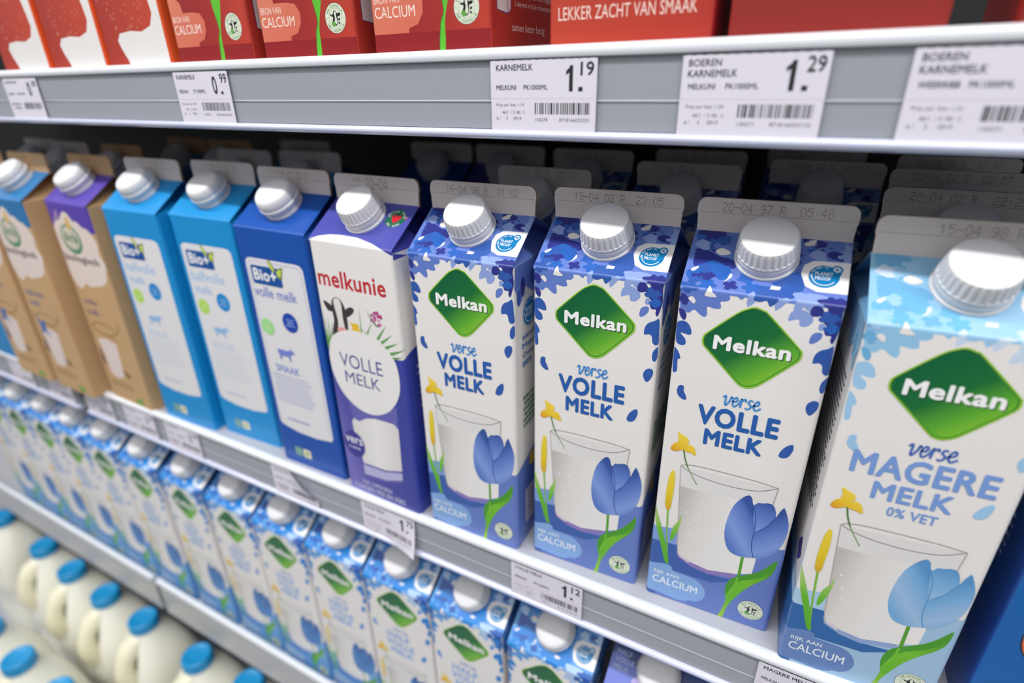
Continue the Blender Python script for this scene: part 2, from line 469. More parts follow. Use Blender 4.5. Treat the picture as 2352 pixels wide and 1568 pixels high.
# artwork outlines, mm on the unfolded carton
D = {
    'logo': [(13.6, 175.8), (13.8, 178.1), (15.4, 180.6), (26.9, 191.9), (31.3, 194.9), (34.7, 196.1), (38.4, 195.1), (41, 193.5), (55.5, 179.8), (57.1, 177.3), (57, 174.7), (55.2, 171.9), (44, 159.8), (40.7, 156.8), (37.2, 155.2), (33.9, 155.6), (31, 157.7), (16.2, 171.8), (14.3, 173.7)],
    'iris_top': [(7, 121.1), (10.2, 119.7), (12.5, 118.6), (13.4, 116.2), (12.2, 113.7), (11.1, 111.2), (9, 112.2), (7.7, 114.5), (7.8, 117.8)],
    'iris_l': [(4.2, 109.7), (5.6, 113.4), (8.1, 114.6), (10.5, 113.2), (11.1, 111), (8.6, 109.6), (6.5, 108.7)],
    'iris_r': [(11.1, 111), (12.2, 113.7), (14.2, 114.8), (16.6, 113.3), (17.7, 109), (15.2, 109.7), (12.6, 110)],
    'cat': [(7.1, 96.1), (8.3, 93.6), (8.7, 85.7), (8.4, 76.1), (8.1, 70), (6.9, 67.9), (5.5, 69), (4.8, 72.4), (4.7, 80.8), (5.2, 90.3), (6, 94.2)],
    'cat_stem': [(6.8, 68.3), (7.9, 50), (9.9, 31.2)],
    'leaf_l': [(-0.8, 68.6), (3.6, 57.1), (7.8, 43.4), (11.1, 29), (8.6, 29.2), (4.9, 42.3), (1.4, 53.8)],
    'leaf_r': [(14.4, 67.4), (14.9, 62.7), (13.9, 54.9), (11.7, 47.6), (10.4, 46.5), (10, 50.8), (11.2, 57.6), (13.6, 62.2)],
    'milk': [(11.9, 86.8), (24.1, 86.3), (44.5, 87.8), (59.7, 89.9), (58.8, 80.6), (56.6, 40.1), (48.4, 36.1), (33.3, 32.8), (23.7, 34.5), (15.1, 38.7), (13.5, 58.5)],
    'glass_base': [(15.1, 38.7), (23.7, 34.5), (33.3, 32.8), (48.4, 36.3), (49, 33.1), (33.7, 29.7), (24, 31.3), (15.8, 35.7)],
    'tulip': [(47.4, 92.4), (44.3, 89.4), (40.9, 83.1), (38.9, 73), (38.7, 63.4), (40.4, 55.6), (43.2, 51.2), (47.3, 49.8), (50.8, 50.1), (55.9, 51.6), (61.3, 54.2), (65.5, 59.4), (68.3, 67.1), (69.1, 76.6), (68.1, 83), (65.8, 88.8), (64.8, 89.9), (63.5, 86.3), (62.3, 82.5), (61.5, 86.1), (60.2, 89), (58, 90.4), (54.9, 89.5), (50.6, 86.6), (49.4, 90.6)],
    'tulip_mid': [(50.6, 86.6), (54.9, 89.5), (58.4, 90.5), (60.7, 88.6), (62.1, 82.4), (59.5, 76.3), (55.3, 71.2), (53.5, 69.3)],
    'tulip_right': [(62.3, 82.5), (64.8, 89.9), (68, 83), (69.1, 76.6), (68.3, 67.1), (65.5, 59.4), (61.3, 54.2), (55.9, 51.6), (53.7, 62.3), (54, 68.9), (58.2, 74)],
    'stem': [(49.5, 50.1), (51.1, 50.8), (51.1, 35.6), (49.5, 34.9)],
    'leaf_big': [(67.7, 54.6), (67.6, 48.8), (66.4, 43.3), (63, 37.9), (57.9, 31.7), (53.6, 25), (50.1, 17.3), (47.1, 9), (45.4, -3.1), (42.1, -3.4), (44.4, 4.8), (45.9, 14.6), (44.7, 20.1), (44.7, 26.8), (47.1, 32.5), (51.9, 36.6), (58.2, 41.4), (62.5, 46.5), (65.2, 50.8)],
    'leaf_dark': [(44.7, 26.8), (47.1, 32.5), (51.9, 36.6), (58.2, 41.4), (63.3, 46.8), (67.7, 54.6), (64.7, 43.7), (58.8, 37.2), (52.4, 33), (47.9, 26.3), (45.8, 18.6), (44.7, 20.1)],
    'blob': [(-1.8, 24.5), (4.9, 26.3), (10.8, 27.5), (13.4, 25.9), (14.3, 23.6), (24.9, 23), (29.9, 21.3), (33.3, 17.4), (34.3, 13.1), (32.9, 8.2), (28.9, 4.9), (25.1, 4.4), (24.2, 3), (18.3, 1.8), (9, 3), (-1.4, 3.8)],
    'petal1': [(4, 145.7), (7.4, 145.9), (9, 141.6), (6.6, 141.8), (4.7, 143.3)],
    'petal2': [(64.1, 149.7), (64.6, 152.6), (66.7, 154.5), (68.9, 154.1), (69.1, 151), (67.4, 147.3), (65.7, 146.6)],
    'petal3': [(57, 120.7), (58.5, 125.2), (61, 127.9), (62.7, 128.2), (62.9, 125), (61.5, 121.1), (59.1, 119.6)],
    'f0': [(0.4, 191.7), (-0.5, 205.7), (12.3, 206), (19, 203.8), (22.2, 201.2), (22.9, 198.6), (20.6, 197.2), (18.7, 197.3), (19.5, 193.9), (16.7, 193.1), (13.2, 193.6), (13.6, 190.1), (12.6, 188.2), (10.2, 189.2), (7.3, 191.3), (4.7, 189.1), (1.5, 191.1)],
    'f1': [(13.3, 204.4), (15.1, 200.9), (16.9, 199), (11.3, 199), (12.5, 201.9)],
    'f2': [(3.8, 196.8), (5.6, 198), (7.4, 196.3), (7, 194.3), (5.3, 195.3)],
    'f3': [(24.6, 206.8), (28.9, 206.7), (29.3, 202.3), (28.3, 199.3), (25.9, 200.8), (24.5, 203.9)],
    'f4': [(32.9, 207.7), (42.3, 207.7), (47.1, 206.1), (46.3, 204), (42.9, 203.4), (43.6, 201), (40.6, 197.7), (38.8, 200.3), (36, 199.3), (33.2, 200.1), (33.4, 203)],
    'f5': [(50.7, 205.1), (54.5, 205.8), (54.6, 202.7), (52.7, 200.4), (51, 202.1)],
    'f6': [(49, 192.4), (49.7, 196.6), (52.8, 198.4), (55.7, 197.9), (58.1, 196.6), (59.2, 193.5), (57, 190.7), (54.2, 190.6), (53.4, 193.5), (51, 192.8)],
    'f7': [(54.6, 199.4), (55.4, 202.1), (58.5, 204.2), (60.2, 203.7), (61.2, 200.4), (59.1, 200.1), (57.3, 197.8)],
    'f8': [(57.4, 199.1), (58.4, 200.9), (60.8, 201), (62.5, 199.3), (62.6, 197.3), (60.4, 196), (58.2, 196), (57.2, 197.5)],
    'f9': [(59.3, 204.3), (70.2, 205.5), (70.7, 201.2), (70.2, 198.6), (70.9, 192.1), (70, 188.6), (68.7, 184.3), (67.5, 185.5), (67.5, 187.8), (65.3, 187.8), (64.2, 190.3), (65.1, 191.8), (63, 194.1), (61.7, 196.5), (62.8, 198), (64.1, 199.5), (62.6, 201.9), (59.8, 202.1)],
    'f10': [(59.3, 184), (59.9, 187.2), (61.8, 188.7), (63.8, 188.5), (63.9, 186.2), (62.2, 183.8), (60.1, 182.7)],
    'f11': [(62.1, 189.9), (61.9, 192.6), (63.7, 193.2), (64.8, 190.4)],
    'f12': [(62.7, 173.4), (62.8, 177.3), (64.5, 180.1), (67.5, 181.7), (69.5, 183.1), (70.3, 179.2), (70.5, 175), (71, 169.5), (69, 168.3), (67.3, 169.7), (66.8, 172.8), (65.1, 173.9)],
    'f13': [(67.8, 161.5), (68.3, 164.9), (70.1, 167.1), (70.8, 166.5), (71.2, 161.6), (69.7, 159), (68.4, 159.4)],
    'f14': [(-0.2, 190.8), (2.5, 190.5), (4.1, 187.9), (3.4, 185.2), (1.3, 186.7)],
    'f15': [(-0.1, 183.5), (3.5, 184.8), (6.4, 182.4), (7.5, 178.5), (5.6, 177.8), (2.1, 178.3), (4.8, 175.4), (5.1, 172.4), (2.8, 171.6), (0.3, 173.4), (-0.6, 178.9)],
    'f16': [(-0.4, 169.4), (2.2, 168), (3.6, 164.3), (2.3, 163.3), (2.6, 157), (0.2, 156.9)],
    'f17': [(3.8, 145.9), (4.5, 148.9), (7, 149.1), (7.3, 145.9), (9.1, 142.2), (7.1, 141.2), (4.7, 143.6)],
    'f18': [(2.2, 238), (14.1, 238.5), (14.9, 230.5), (10.3, 227.2), (4.8, 228.3), (2.6, 232.5)],
    'f19': [(3.7, 223.6), (8.7, 225.2), (14.4, 222.5), (19.7, 221.5), (22.8, 217.7), (20.7, 215.7), (13.3, 218), (9.9, 212.4), (4.2, 214.9), (2.8, 218.2)],
    'f20': [(1, 211), (4.2, 214.9), (9.4, 218.3), (12.3, 219.6), (17.9, 217), (20.3, 210.6), (16.9, 208.4), (12.7, 211.1), (7.7, 206.9), (3.1, 207.1)],
    'f21': [(49.6, 238.5), (54.9, 238.3), (61, 235.7), (56.6, 233.4), (50.7, 234.3)],
    'f22': [(60, 230.5), (64.1, 232.7), (69.6, 232.7), (70.1, 227.1), (64.6, 227.1), (61.1, 228.2)],
    'f23': [(42.8, 213.3), (50.2, 218.5), (52.4, 214), (52.6, 207.8), (48.3, 206.3), (44.1, 207.2)],
    'f24': [(11.9, 225.6), (14.7, 227.8), (18.9, 225.7), (18, 223.9), (14.2, 223.3)],
    'f25': [(2.6, 213), (5.4, 215.1), (6.2, 214.4), (4.1, 211.9)],
    'f26': [(50, 235.1), (54.9, 238.3), (54.2, 234.8), (51.4, 233.6)],
}
def bb(n):
    q = D[n]; return min(p[0] for p in q), min(p[1] for p in q), max(p[0] for p in q), max(p[1] for p in q)

VERSE = [[(0, .75), (.12, .95), (.22, .85), (.3, .15), (.42, .08), (.6, .5), (.66, .95), (.78, .8)],
         [(.8, .55), (1.1, .55), (1.2, .8), (1.05, .97), (.88, .7), (.9, .3), (1.1, .05), (1.38, .4)],
         [(1.38, .4), (1.52, .95), (1.58, .75), (1.8, .95), (1.9, .7)], [(1.52, .85), (1.58, .05)],
         [(1.98, .12), (2.18, .04), (2.38, .22), (2.32, .48), (2.12, .66), (2.2, .93), (2.44, .88)],
         [(2.4, .3), (2.62, .5), (2.88, .57), (2.95, .82), (2.8, .97), (2.62, .7), (2.65, .3), (2.85, .05), (3.2, .35)]]
def verse(a, u0, v0, u1, v1, m):
    k = (u1 - u0) / 3.2; h = v1 - v0
    for s in VERSE:
        a.stroke([(u0 + x * k + y * 0.9, v0 + y * h) for x, y in s], h * 0.16, m, 4)

def badge(a, u, v, r):
    pale, ink, green = P(226, 232, 214), P(28, 30, 28), P(92, 160, 66)
    a.ell(u, v, r, r, ink, 40); a.ell(u, v, r * 0.975, r * 0.975, pale, 40)
    a.ring(u, v, r * 0.62, r * 0.645, green)
    a.arc_text('WEIDEMELK', u, v, r * 0.70, r * 0.19, 155, 25, P(70, 130, 60), 0.01)
    a.arc_text('WEIDEMELK', u, v, r * 0.72, r * 0.19, 205, 335, P(70, 130, 60), 0.01, True)
    for s in (-1, 1): a.ell(u + s * r * .83, v, r * .03, r * .03, ink, 8)
    T = lambda pts: [(u + x * r, v + y * r) for x, y in pts]
    a.poly(T([(-.5, .3), (-.32, .22), (-.2, .3), (-.1, .48), (.1, .46), (.2, .3), (.36, .34), (.52, .3), (.4, .12), (.24, .12), (.2, -.2), (.1, -.45), (-.1, -.5), (-.3, -.5), (-.35, -.3), (-.22, 0), (-.28, .12), (-.42, .14)]), ink, 3)
    a.poly(T([(-.06, .42), (.08, .42), (.1, .1), (.14, -.2), (.06, -.4), (-.1, -.3), (-.04, .05), (-.1, .3)]), pale, 3)
    a.poly(T([(.28, -.05), (.45, 0), (.42, -.12), (.3, -.18)]), ink, 3)
    a.poly(T([(.25, -.25), (.42, -.3), (.32, -.42)]), ink, 3)
    for x, y in ((-.2, -.28), (-.08, -.38), (-.22, -.44), (-.32, -.34)):
        a.ell(u + x * r, v + y * r, r * .1, r * .1, green, 10)

def planet_proof(a, u, v, r, colour=(8, 120, 178)):
    blue, wh = P(*colour), P(246, 246, 246)
    a.ell(u, v, r, r, blue, 40)
    a.poly([(u + r * .55, v + r * .8), (u + r * .95, v + r * .98), (u + r * 1.1, v + r * .4), (u + r * .8, v)], blue, 3)
    a.ell(u + r * .78, v + r * .72, r * .38, r * .38, blue, 20)
    a.ell(u + r * .78, v + r * .72, r * .24, r * .24, wh, 16)
    for k in range(5):
        an = math.radians(90 + 72 * k)
        a.stroke([(u + r * .78, v + r * .72), (u + r * .78 + r * .2 * math.cos(an), v + r * .72 + r * .2 * math.sin(an))], r * .07, blue)
    a.ring(u, v, r * .74, r * .80, wh, 175, 330)
    a.arc_text('ON THE WAY TO', u, v, r * .76, r * .15, 190, 75, wh, 0.01)
    a.text('PLANET', u - r * .58, v + r * .08, u + r * .56, v + r * .38, wh, 0.02)
    a.text('PROOF', u - r * .56, v - r * .32, u + r * .44, v - r * .02, wh, 0.02)

def melkan(pal, title, key):
    a = Art(); g = lambda c: P(*c)
    per, navy, blue, lt, bright = g(pal['per']), g(pal['navy']), g(pal['blue']), g(pal['lt']), g(pal['bright'])
    # blossom roof and fringe of petals
    a.rect(0, 200.5, 70, VTOP, per)
    for s in (14.5, 27, 40, 52, 60):
        a.poly([(s - 9, 196), (s - 2, 203), (s + 5, 197.5 + (s % 7) * .5), (s + 3, 206), (s - 8, 206)], per if s % 2 else lt, 3)
    for n, m in (('f0', per), ('f3', per), ('f5', lt), ('f6', lt), ('f7', lt), ('f12', blue), ('f13', blue), ('f15', blue), ('f16', blue), ('f17', blue)):
        a.poly(D[n], m, 3)
    for n, m in (('f4', blue), ('f18', navy), ('f19', navy), ('f20', bright), ('f21', navy), ('f22', navy), ('f23', blue), ('f14', navy), ('f9', navy), ('f10', per), ('f11', lt), ('f8', navy)):
        a.poly(D[n], m, 3)
    def cluster(cu, cv, sz, n, rot, m):
        pts = []
        for i in range(n * 4):
            an = rot + 6.28319 * i / (n * 4)
            k = (0.62, 0.95, 1.05, 0.95)[i % 4]
            pts.append((cu + sz * k * math.cos(an), cv + sz * 0.8 * k * math.sin(an)))
        a.poly(pts, m, 2)
    rc = random.Random(21)
    for k in range(46):
        cu, cv = rc.uniform(1, 69), rc.uniform(205, 238)
        if cu > 46 and cv < 227: continue
        m = (navy, blue, navy, per, bright, lt, navy, blue)[k % 8]
        cluster(cu, cv, rc.uniform(2.0, 4.6), rc.choice((3, 4, 5)), rc.random() * 6, m)
    for cu, cv, sz, n, m in ((4, 203, 4.5, 4, blue), (12, 205, 4, 5, bright), (31, 206, 4, 5, bright), (46, 205, 4, 4, blue), (66, 203, 4.5, 5, navy), (65, 196, 4, 4, blue), (2, 196, 3.5, 4, navy), (22, 206, 3.5, 4, navy)):
        cluster(cu, cv, sz, n, cu * 1.3, m)
    rnd = random.Random(11)
    for cu, cv, sz, m in ((6, 229, 4, lt), (24, 232, 5, per), (27, 226, 4, navy), (60, 223.5, 0, lt), (57, 229, 4, lt), (47, 226, 4, blue), (64, 235.5, 3.5, per), (40, 236, 4, navy), (31, 236, 3, lt), (9, 214.5, 3, blue), (16, 213, 3, bright), (5, 207, 3, blue), (28, 211, 4, bright), (66, 196, 3, blue), (67, 191, 2.6, bright), (45, 210, 4, blue)):
        if not sz: continue
        k = rnd.random() * 6
        a.poly([(cu + sz * (1 + .45 * math.cos(i * 2.1 + k)) * math.cos(i * .7854), cv + sz * .75 * (1 + .45 * math.sin(i * 1.7 + k)) * math.sin(i * .7854)) for i in range(8)], m, 3)
    wh = M_WHITE
    for n in ('f1', 'f2', 'f24', 'f25', 'f26'):
        a.poly(D[n], wh, 2)
    a.poly([(39, 206.5), (43, 206.6), (43.5, 208.4), (39.5, 208.6)], wh)
    a.poly([(18.5, 207), (22, 211), (21, 213), (20, 209.5)], wh, 2)
    a.poly([(52, 221), (57, 222.2), (58, 224), (55, 223)], wh, 2)
    a.poly(D['petal1'], blue, 3); a.poly(D['petal2'], blue, 3); a.poly(D['petal3'], blue, 3)
    # sticker with the round blue mark
    a.poly([(50.6, 217.5), (51.4, 222.5), (55, 225.4), (62, 225.8), (70, 226), (70, 208.4), (58, 208.2), (53, 210.6)], P(244, 242, 242), 0)
    planet_proof(a, 60.0, 217.0, 6.3)
    # the green brand lozenge
    cu, cv = 35.4, 175.6
    sc = lambda k: [(cu + (p[0] - cu) * k, cv + (p[1] - cv) * k) for p in D['logo']]
    a.poly(sc(1.035), P(150, 196, 60), 3)
    a.poly(sc(1.0), grad('lozenge_rim', [(0, (0, 82, 48)), (1, (74, 150, 40))], (25, 194), (46, 158)), 3)
    a.poly(sc(0.955), grad('lozenge_green', [(0.0, (6, 92, 54)), (0.42, (20, 104, 50)), (0.72, (88, 164, 46)), (1.0, (136, 194, 52))], (25, 187), (48, 159)), 3)
    a.text('Melkan', 18.8, 172.0, 53.8, 179.6, P(30, 60, 36), 0.035)
    a.text('Melkan', 18.3, 172.5, 53.3, 180.1, P(250, 250, 250), 0.035)
    # title
    vcol = g(pal['verse'])
    if title == 'VOLLE':
        verse(a, 26.2, 142.8, 44.6, 148.6, vcol)
        a.text('VOLLE', 15.5, 129.2, 55.0, 141.0, g(pal['title']), 0.042); a.text('MELK', 20.3, 117.5, 49.2, 127.2, g(pal['title']), 0.042)
    elif title == 'MAGERE':
        verse(a, 26.2, 144.5, 44.6, 150.5, g(pal['verse']))
        a.text('MAGERE', 7.5, 130.6, 62.0, 142.6, g(pal['title']), 0.03); a.text('MELK', 18.5, 118.8, 49.5, 128.2, g(pal['title']), 0.03)
        a.text('0% VET', 26.5, 111.0, 46.0, 116.2, g(pal['title']), 0.02)
    else:
        verse(a, 26.2, 144.5, 44.6, 149.5, g(pal['verse']))
        a.text('HALF', 19.5, 134.5, 45.5, 142.5, g(pal['title']), 0.03); a.text('VOLLE', 17.5, 123.8, 50.0, 132.3, g(pal['title']), 0.03)
        a.text('MELK', 21.5, 113.5, 47.5, 121.5, g(pal['title']), 0.03)
    # meadow band along the foot, on all three visible sides
    band, dark, low = g(pal['band']), g(pal['banddark']), g(pal['bandlow'])
    a.rect(USIDE, 0, 140, 45, low)
    a.poly([(-1, 40), (14, 43), (56, 50), (67, 62.2), (71, 63), (CW - USIDE, 84), (CW - USIDE, 44), (40, 30), (-1, 30)], low)
    a.poly([(USIDE, 62), (-2, 53.3), (13.7, 56.1), (14.2, 30), (USIDE, 40)], band)
    a.poly([(USIDE, 45), (-2, 43.4), (14, 44.1), (20, 34), (34, 30), (50, 31), (36, 24), (14, 24), (4, 5), (6, 0), (USIDE, 0)], dark)
    # glass of milk
    milk = grad('milk_' + key, [(0.0, (186, 182, 180)), (0.25, (214, 211, 209)), (0.55, (236, 234, 232)), (1.0, (240, 238, 236))], (12, 70), (58, 62))
    a.poly(D['milk'], milk, 0)
    a.poly([(10.8, 100.2), (60.4, 101), (59.6, 89.8), (44.5, 87.8), (24, 86.3), (11.9, 86.8)], P(229, 227, 226))
    a.poly(D['glass_base'], g(pal['glass']), 0)
    a.poly([(15.8, 38.4), (19.5, 36.4), (23.0, 34.6), (22.0, 33.6), (17, 36.2)], P(225, 210, 220))
    gl = P(168, 164, 162)
    a.stroke([(10.8, 100.3), (14, 101.8), (22, 102.6), (35, 102.6), (50, 102.2), (60.4, 101.2)], .45, gl, 4)
    a.stroke([(10.8, 100.3), (16, 97.6), (26, 95.4), (40, 94.8), (52, 96.6), (60.4, 101.2)], .6, P(146, 142, 140), 4)
    a.stroke([(10.8, 100.1), (12.4, 76.3), (14.9, 42.5), (16.2, 36.5)], .4, gl); a.stroke([(60.4, 101), (59.3, 88), (58.2, 74)], .5, gl)
    for bu, bv in ((19, 62), (20, 55.5), (24, 71), (17, 70), (30, 50)):
        a.ell(bu, bv, .55, .7, P(245, 244, 244), 8)
    # iris, bulrush and blades
    yel = grad('iris_yellow', [(0, (226, 146, 34)), (0.5, (240, 200, 50)), (1, (244, 216, 74))], (5, 108), (11, 119))
    a.stroke([(11.1, 111.2), (12.6, 105), (14.6, 100)], .7, P(76, 124, 58), 4); a.stroke([(14.6, 100), (16.7, 96.3), (20.5, 90.2)], .7, P(134, 160, 118), 4)
    for n in ('iris_l', 'iris_r', 'iris_top'):
        a.poly(D[n], yel, 3)
    a.stroke(D['cat_stem'], .9, P(116, 178, 54)); a.poly(D['cat'], grad('rush_yellow', [(0, (238, 214, 70)), (.6, (232, 204, 38)), (1, (205, 160, 40))], (5, 96), (8.5, 68)), 3)
    leafg = grad('blade_green', [(0, (150, 192, 96)), (.35, (96, 176, 44)), (1, (86, 168, 44))], (10, 62), (11, 28))
    a.poly(D['leaf_l'], leafg, 2); a.poly(D['leaf_r'], leafg, 2)
    # calcium splash
    a.poly([(-7, 22)] + D['blob'][1:15] + [(-6, 4.5), (-9, 12)], g(pal['blob']), 2)
    a.text('RIJK AAN', 2.9, 17.6, 18.0, 21.0, P(236, 242, 248), 0.01); a.text('CALCIUM', 2.7, 11.0, 29.6, 16.6, P(236, 242, 248), 0.01)
    # tulip
    a.poly(D['stem'], P(84, 152, 46)); 
    a.poly(D['leaf_big'], grad('leaf_green', [(0, (70, 148, 44)), (.35, (110, 184, 44)), (.7, (96, 174, 40)), (1, (150, 190, 60))], (66, 48), (43, 0)), 2)
    a.poly(D['leaf_dark'], P(70, 148, 40), 2); a.stroke([(50, 34.5), (49, 27), (46.6, 20)], 1.0, P(112, 184, 50), 3)
    t0, t1, t2 = pal['tulip']
    a.poly(D['tulip'], grad('tulip_' + key, [(0, t0), (.35, t1), (.8, t0), (1, t2)], (38, 62), (56, 74)), 2)
    a.poly(D['tulip_mid'], grad('tulipmid_' + key, [(0, t1), (.6, t0), (1, t2)], (54, 69), (56, 91)), 2)
    a.poly(D['tulip_right'], grad('tulipright_' + key, [(0, t2), (.3, t0), (.7, t1), (1, t0)], (53, 76), (69, 56)), 2)
    a.stroke([(50.4, 87), (52.6, 80), (53.4, 70), (53.4, 60), (55.6, 51.8)], .5, g(t2), 4); a.stroke([(53.7, 69.2), (58, 73.8), (62.1, 82.4)], .45, g(t2), 4)
    badge(a, 59.9, 12.7, 7.0)
    # side panels: petals at the top, a round mark, rows of fine print
    for side in (0, 1):
        U = (lambda u: 70 + u) if side else (lambda u: -u)
        a.poly([(U(2), 201), (U(60), 201), (U(52), 186), (U(36), 193), (U(26), 180), (U(15), 187), (U(8), 178)], per, 2)
        a.ell(U(11), 187, 3, 6, navy, 12); a.ell(U(6), 182, 2.5, 5, blue, 12); a.ell(U(24), 190, 3.5, 5, blue, 12)
        if side:
            planet_proof(a, U(20), 169.5, 8.5, (18, 122, 190))
            for k, s in enumerate(('aandacht', 'Meer van', 'Onze', 'een')):
                a.text(s, U(10), 154 - k * 6, U(10) + 4.0 * len(s), 157.5 - k * 6, P(40, 110, 180), 0.01)
            a.dashes(U(10), 92, U(56), 116, 6, P(60, 120, 90), .5, 3)
            a.text('g', U(18), 58, U(27), 68, P(236, 206, 40), 0.06)
            a.rect(U(12), 14, U(58), 42, P(226, 222, 228))
            a.dashes(U(15), 16, U(55), 40, 7, P(120, 120, 140), .4, 5)
        else:
            a.dashes(U(58), 92, U(10), 172, 22, P(70, 72, 96), .42, 8)
            a.poly([(U(16), 74), (U(9), 66), (U(16), 58), (U(23), 66)], P(60, 56, 130))
    return a

PAL_VOLLE = dict(per=(94, 120, 192), navy=(44, 50, 130), blue=(46, 86, 164), lt=(134, 156, 210), bright=(38, 92, 176), verse=(66, 136, 204), title=(32, 88, 164), band=(122, 150, 210), banddark=(58, 92, 164), bandlow=(96, 120, 188), blob=(126, 164, 216), glass=(136, 118, 182), tulip=((84, 116, 190), (124, 150, 212), (48, 78, 150)))
PAL_MAGER = dict(per=(150, 200, 234), navy=(106, 168, 208), blue=(160, 204, 238), lt=(204, 222, 244), bright=(112, 184, 224), verse=(70, 106, 178), title=(116, 150, 210), band=(176, 208, 232), banddark=(44, 98, 162), bandlow=(162, 196, 226), blob=(98, 128, 184), glass=(140, 160, 204), tulip=((112, 166, 212), (160, 194, 230), (84, 142, 194)))
PAL_HALF = dict(per=(92, 160, 228), navy=(30, 82, 164), blue=(22, 124, 202), lt=(176, 206, 242), bright=(34, 118, 200), verse=(176, 192, 230), title=(140, 182, 240), band=(128, 176, 226), banddark=(74, 130, 196), bandlow=(104, 158, 212), blob=(136, 180, 224), glass=(150, 170, 214), tulip=((34, 104, 176), (52, 126, 196), (24, 84, 154)))

def melkunie():
    a = Art()
    pur, pur2 = P(70, 74, 160), P(58, 62, 150)
    a.poly([(-1, 200.6), (0.5, 201.2), (7, 205.1), (15.2, 207.4), (24.3, 208.2), (38.4, 208.0), (52.2, 205.2), (63, 201.6), (70.5, 198.9), (70.5, 239), (-1, 239)], pur)
    a.rect(70.6, 196, 140, V0, pur)
    a.poly([(70.6, 200), (140, 200), (140, 186), (100, 190), (78, 198)], M_WHITE)
    a.text('melkunie', 2.8, 170.9, 62.2, 183.0, P(186, 36, 46), 0.022)
    a.ring(52.5, 182.0, .9, 1.15, P(178, 34, 44), n=12)
    # round seal printed on the roof
    a.poly([(50.5, 229), (54, 226), (58, 222.5), (66.5, 228.0), (62, 231), (54, 233)], P(226, 226, 230))
    a.poly([(60, 222), (66, 226), (67.5, 229), (62, 226)], P(200, 60, 70))
    a.poly([(51.6, 222.5), (51.5, 227), (53, 231.5), (57, 234.5), (61, 233), (65, 229), (65.5, 224), (62, 220.5), (57, 219.5)], P(26, 98, 70), 3)
    a.arc_text('BETER VOOR', 58.4, 226.6, 5.0, 1.7, 175, 5, P(230, 236, 230), 0.01); a.arc_text('DE KOE', 58.4, 226.6, 5.2, 1.7, 225, 325, P(230, 236, 230), 0.01, True)
    a.poly([(58.4, 222.8), (55.2, 226.6), (55.4, 229), (57.2, 229.4), (58.4, 228), (59.6, 229.4), (61.4, 229), (61.8, 226.6)], P(206, 30, 44), 3)
    # lower violet field
    ub = grad('violet_field', [(0, (112, 108, 184)), (.3, (78, 78, 160)), (1, (56, 64, 150))], (0, 40), (62, 60))
    a.poly([(-1, 0), (70, 0), (70, 129), (58, 128), (40, 126), (3, 125), (-1, 129)], ub)
    a.poly([(70, 0), (140, 0), (140, 152), (96, 138), (76, 132), (69.5, 128.8)], P(52, 66, 160))
    a.poly([(USIDE, 0), (0, 0), (0, 129), (USIDE, 150)], P(52, 66, 160))
    # grass blades
    gr = P(92, 150, 76)
    for p, q, w in (((3, 126), (1.5, 152), 1.6), ((4, 128), (6, 150), 1.4), ((5, 130), (10, 146), 1.6), ((2, 124), (0.5, 140), 2), ((50, 140), (59, 152), 2), ((53, 138), (63.5, 146), 2), ((56, 135), (68, 141), 2.2), ((59, 131), (73, 137), 2.4), ((60, 128), (70, 131), 2.4), ((36, 142), (37, 161), 1), ((41, 141), (34, 147), .8), ((41, 141), (46, 151), .8)):
        dx, dy = q[0] - p[0], q[1] - p[1]; L = math.hypot(dx, dy); w *= .55
        a.poly([(p[0] - dy / L * w, p[1] + dx / L * w), (p[0] + dy / L * w, p[1] - dx / L * w), (p[0] + dx * .6 + dy / L * w * .5, p[1] + dy * .6 - dx / L * w * .5), q], gr)
    # cow looking over the bubble
    ink = P(58, 50, 54)
    a.poly([(11.9, 160.5), (16, 164), (20.5, 163), (23.5, 158), (24.5, 150), (24, 142), (22, 137), (15, 136), (9, 131), (8, 136), (11.5, 146), (11.4, 152)], ink, 3)
    a.poly([(13.6, 160.5), (17, 163.6), (20.6, 161), (20.4, 150), (20.8, 140), (18, 136), (14.6, 139), (15.4, 148)], P(232, 228, 226), 3)
    a.poly([(4.2, 158.6), (5.5, 160), (11.8, 157), (11.8, 153.2), (7, 153.4)], ink, 3); a.poly([(23, 155.3), (28.3, 159), (31.9, 158), (30.2, 154.7), (24.7, 151.2)], ink, 3)
    a.poly([(14.2, 141.5), (21.6, 142.5), (22.3, 139), (18.5, 135.8), (14.5, 137)], P(222, 158, 148), 3)
    a.poly([(26.2, 150), (28.5, 147.5), (33.6, 148), (34.4, 144), (36.3, 141.5), (33, 139), (31.2, 134), (29.2, 137.5), (26.5, 140), (28, 144)], P(236, 196, 50), 2)
    rnd = random.Random(4)
    for k in range(26):
        r_, an = 5.2 * math.sqrt(rnd.random()), rnd.random() * 6.28
        a.ell(51 + r_ * math.cos(an), 155 + r_ * math.sin(an), 1.1, 1.1, P(*((178, 58, 128), (206, 120, 170), (150, 40, 104))[k % 3]), 6)
    a.poly([(43, 160), (46, 153.5), (50, 149.4), (54, 149.4), (50, 151), (47, 154)], P(78, 128, 66)); a.stroke([(41, 143), (44, 147), (46, 150)], .5, gr)
    # speech bubble with the name, glass below
    a.poly([(2.7, 124.8), (6.7, 133.2), (15.9, 139.2), (29.1, 142.2), (45.2, 141.0), (56.9, 134.5), (63.6, 125.1), (65.2, 112), (63.1, 100.7), (56.9, 90.2), (48.3, 82.6), (36, 78), (22.3, 79.6), (9.5, 88.6), (2.6, 102.2), (1, 115)], P(240, 238, 236), 3)
    a.text('VOLLE', 11.2, 112.3, 50.8, 122.9, P(56, 60, 140), 0.0); a.text('MELK', 14.2, 99.7, 47.1, 108.9, P(56, 60, 140), 0.0)
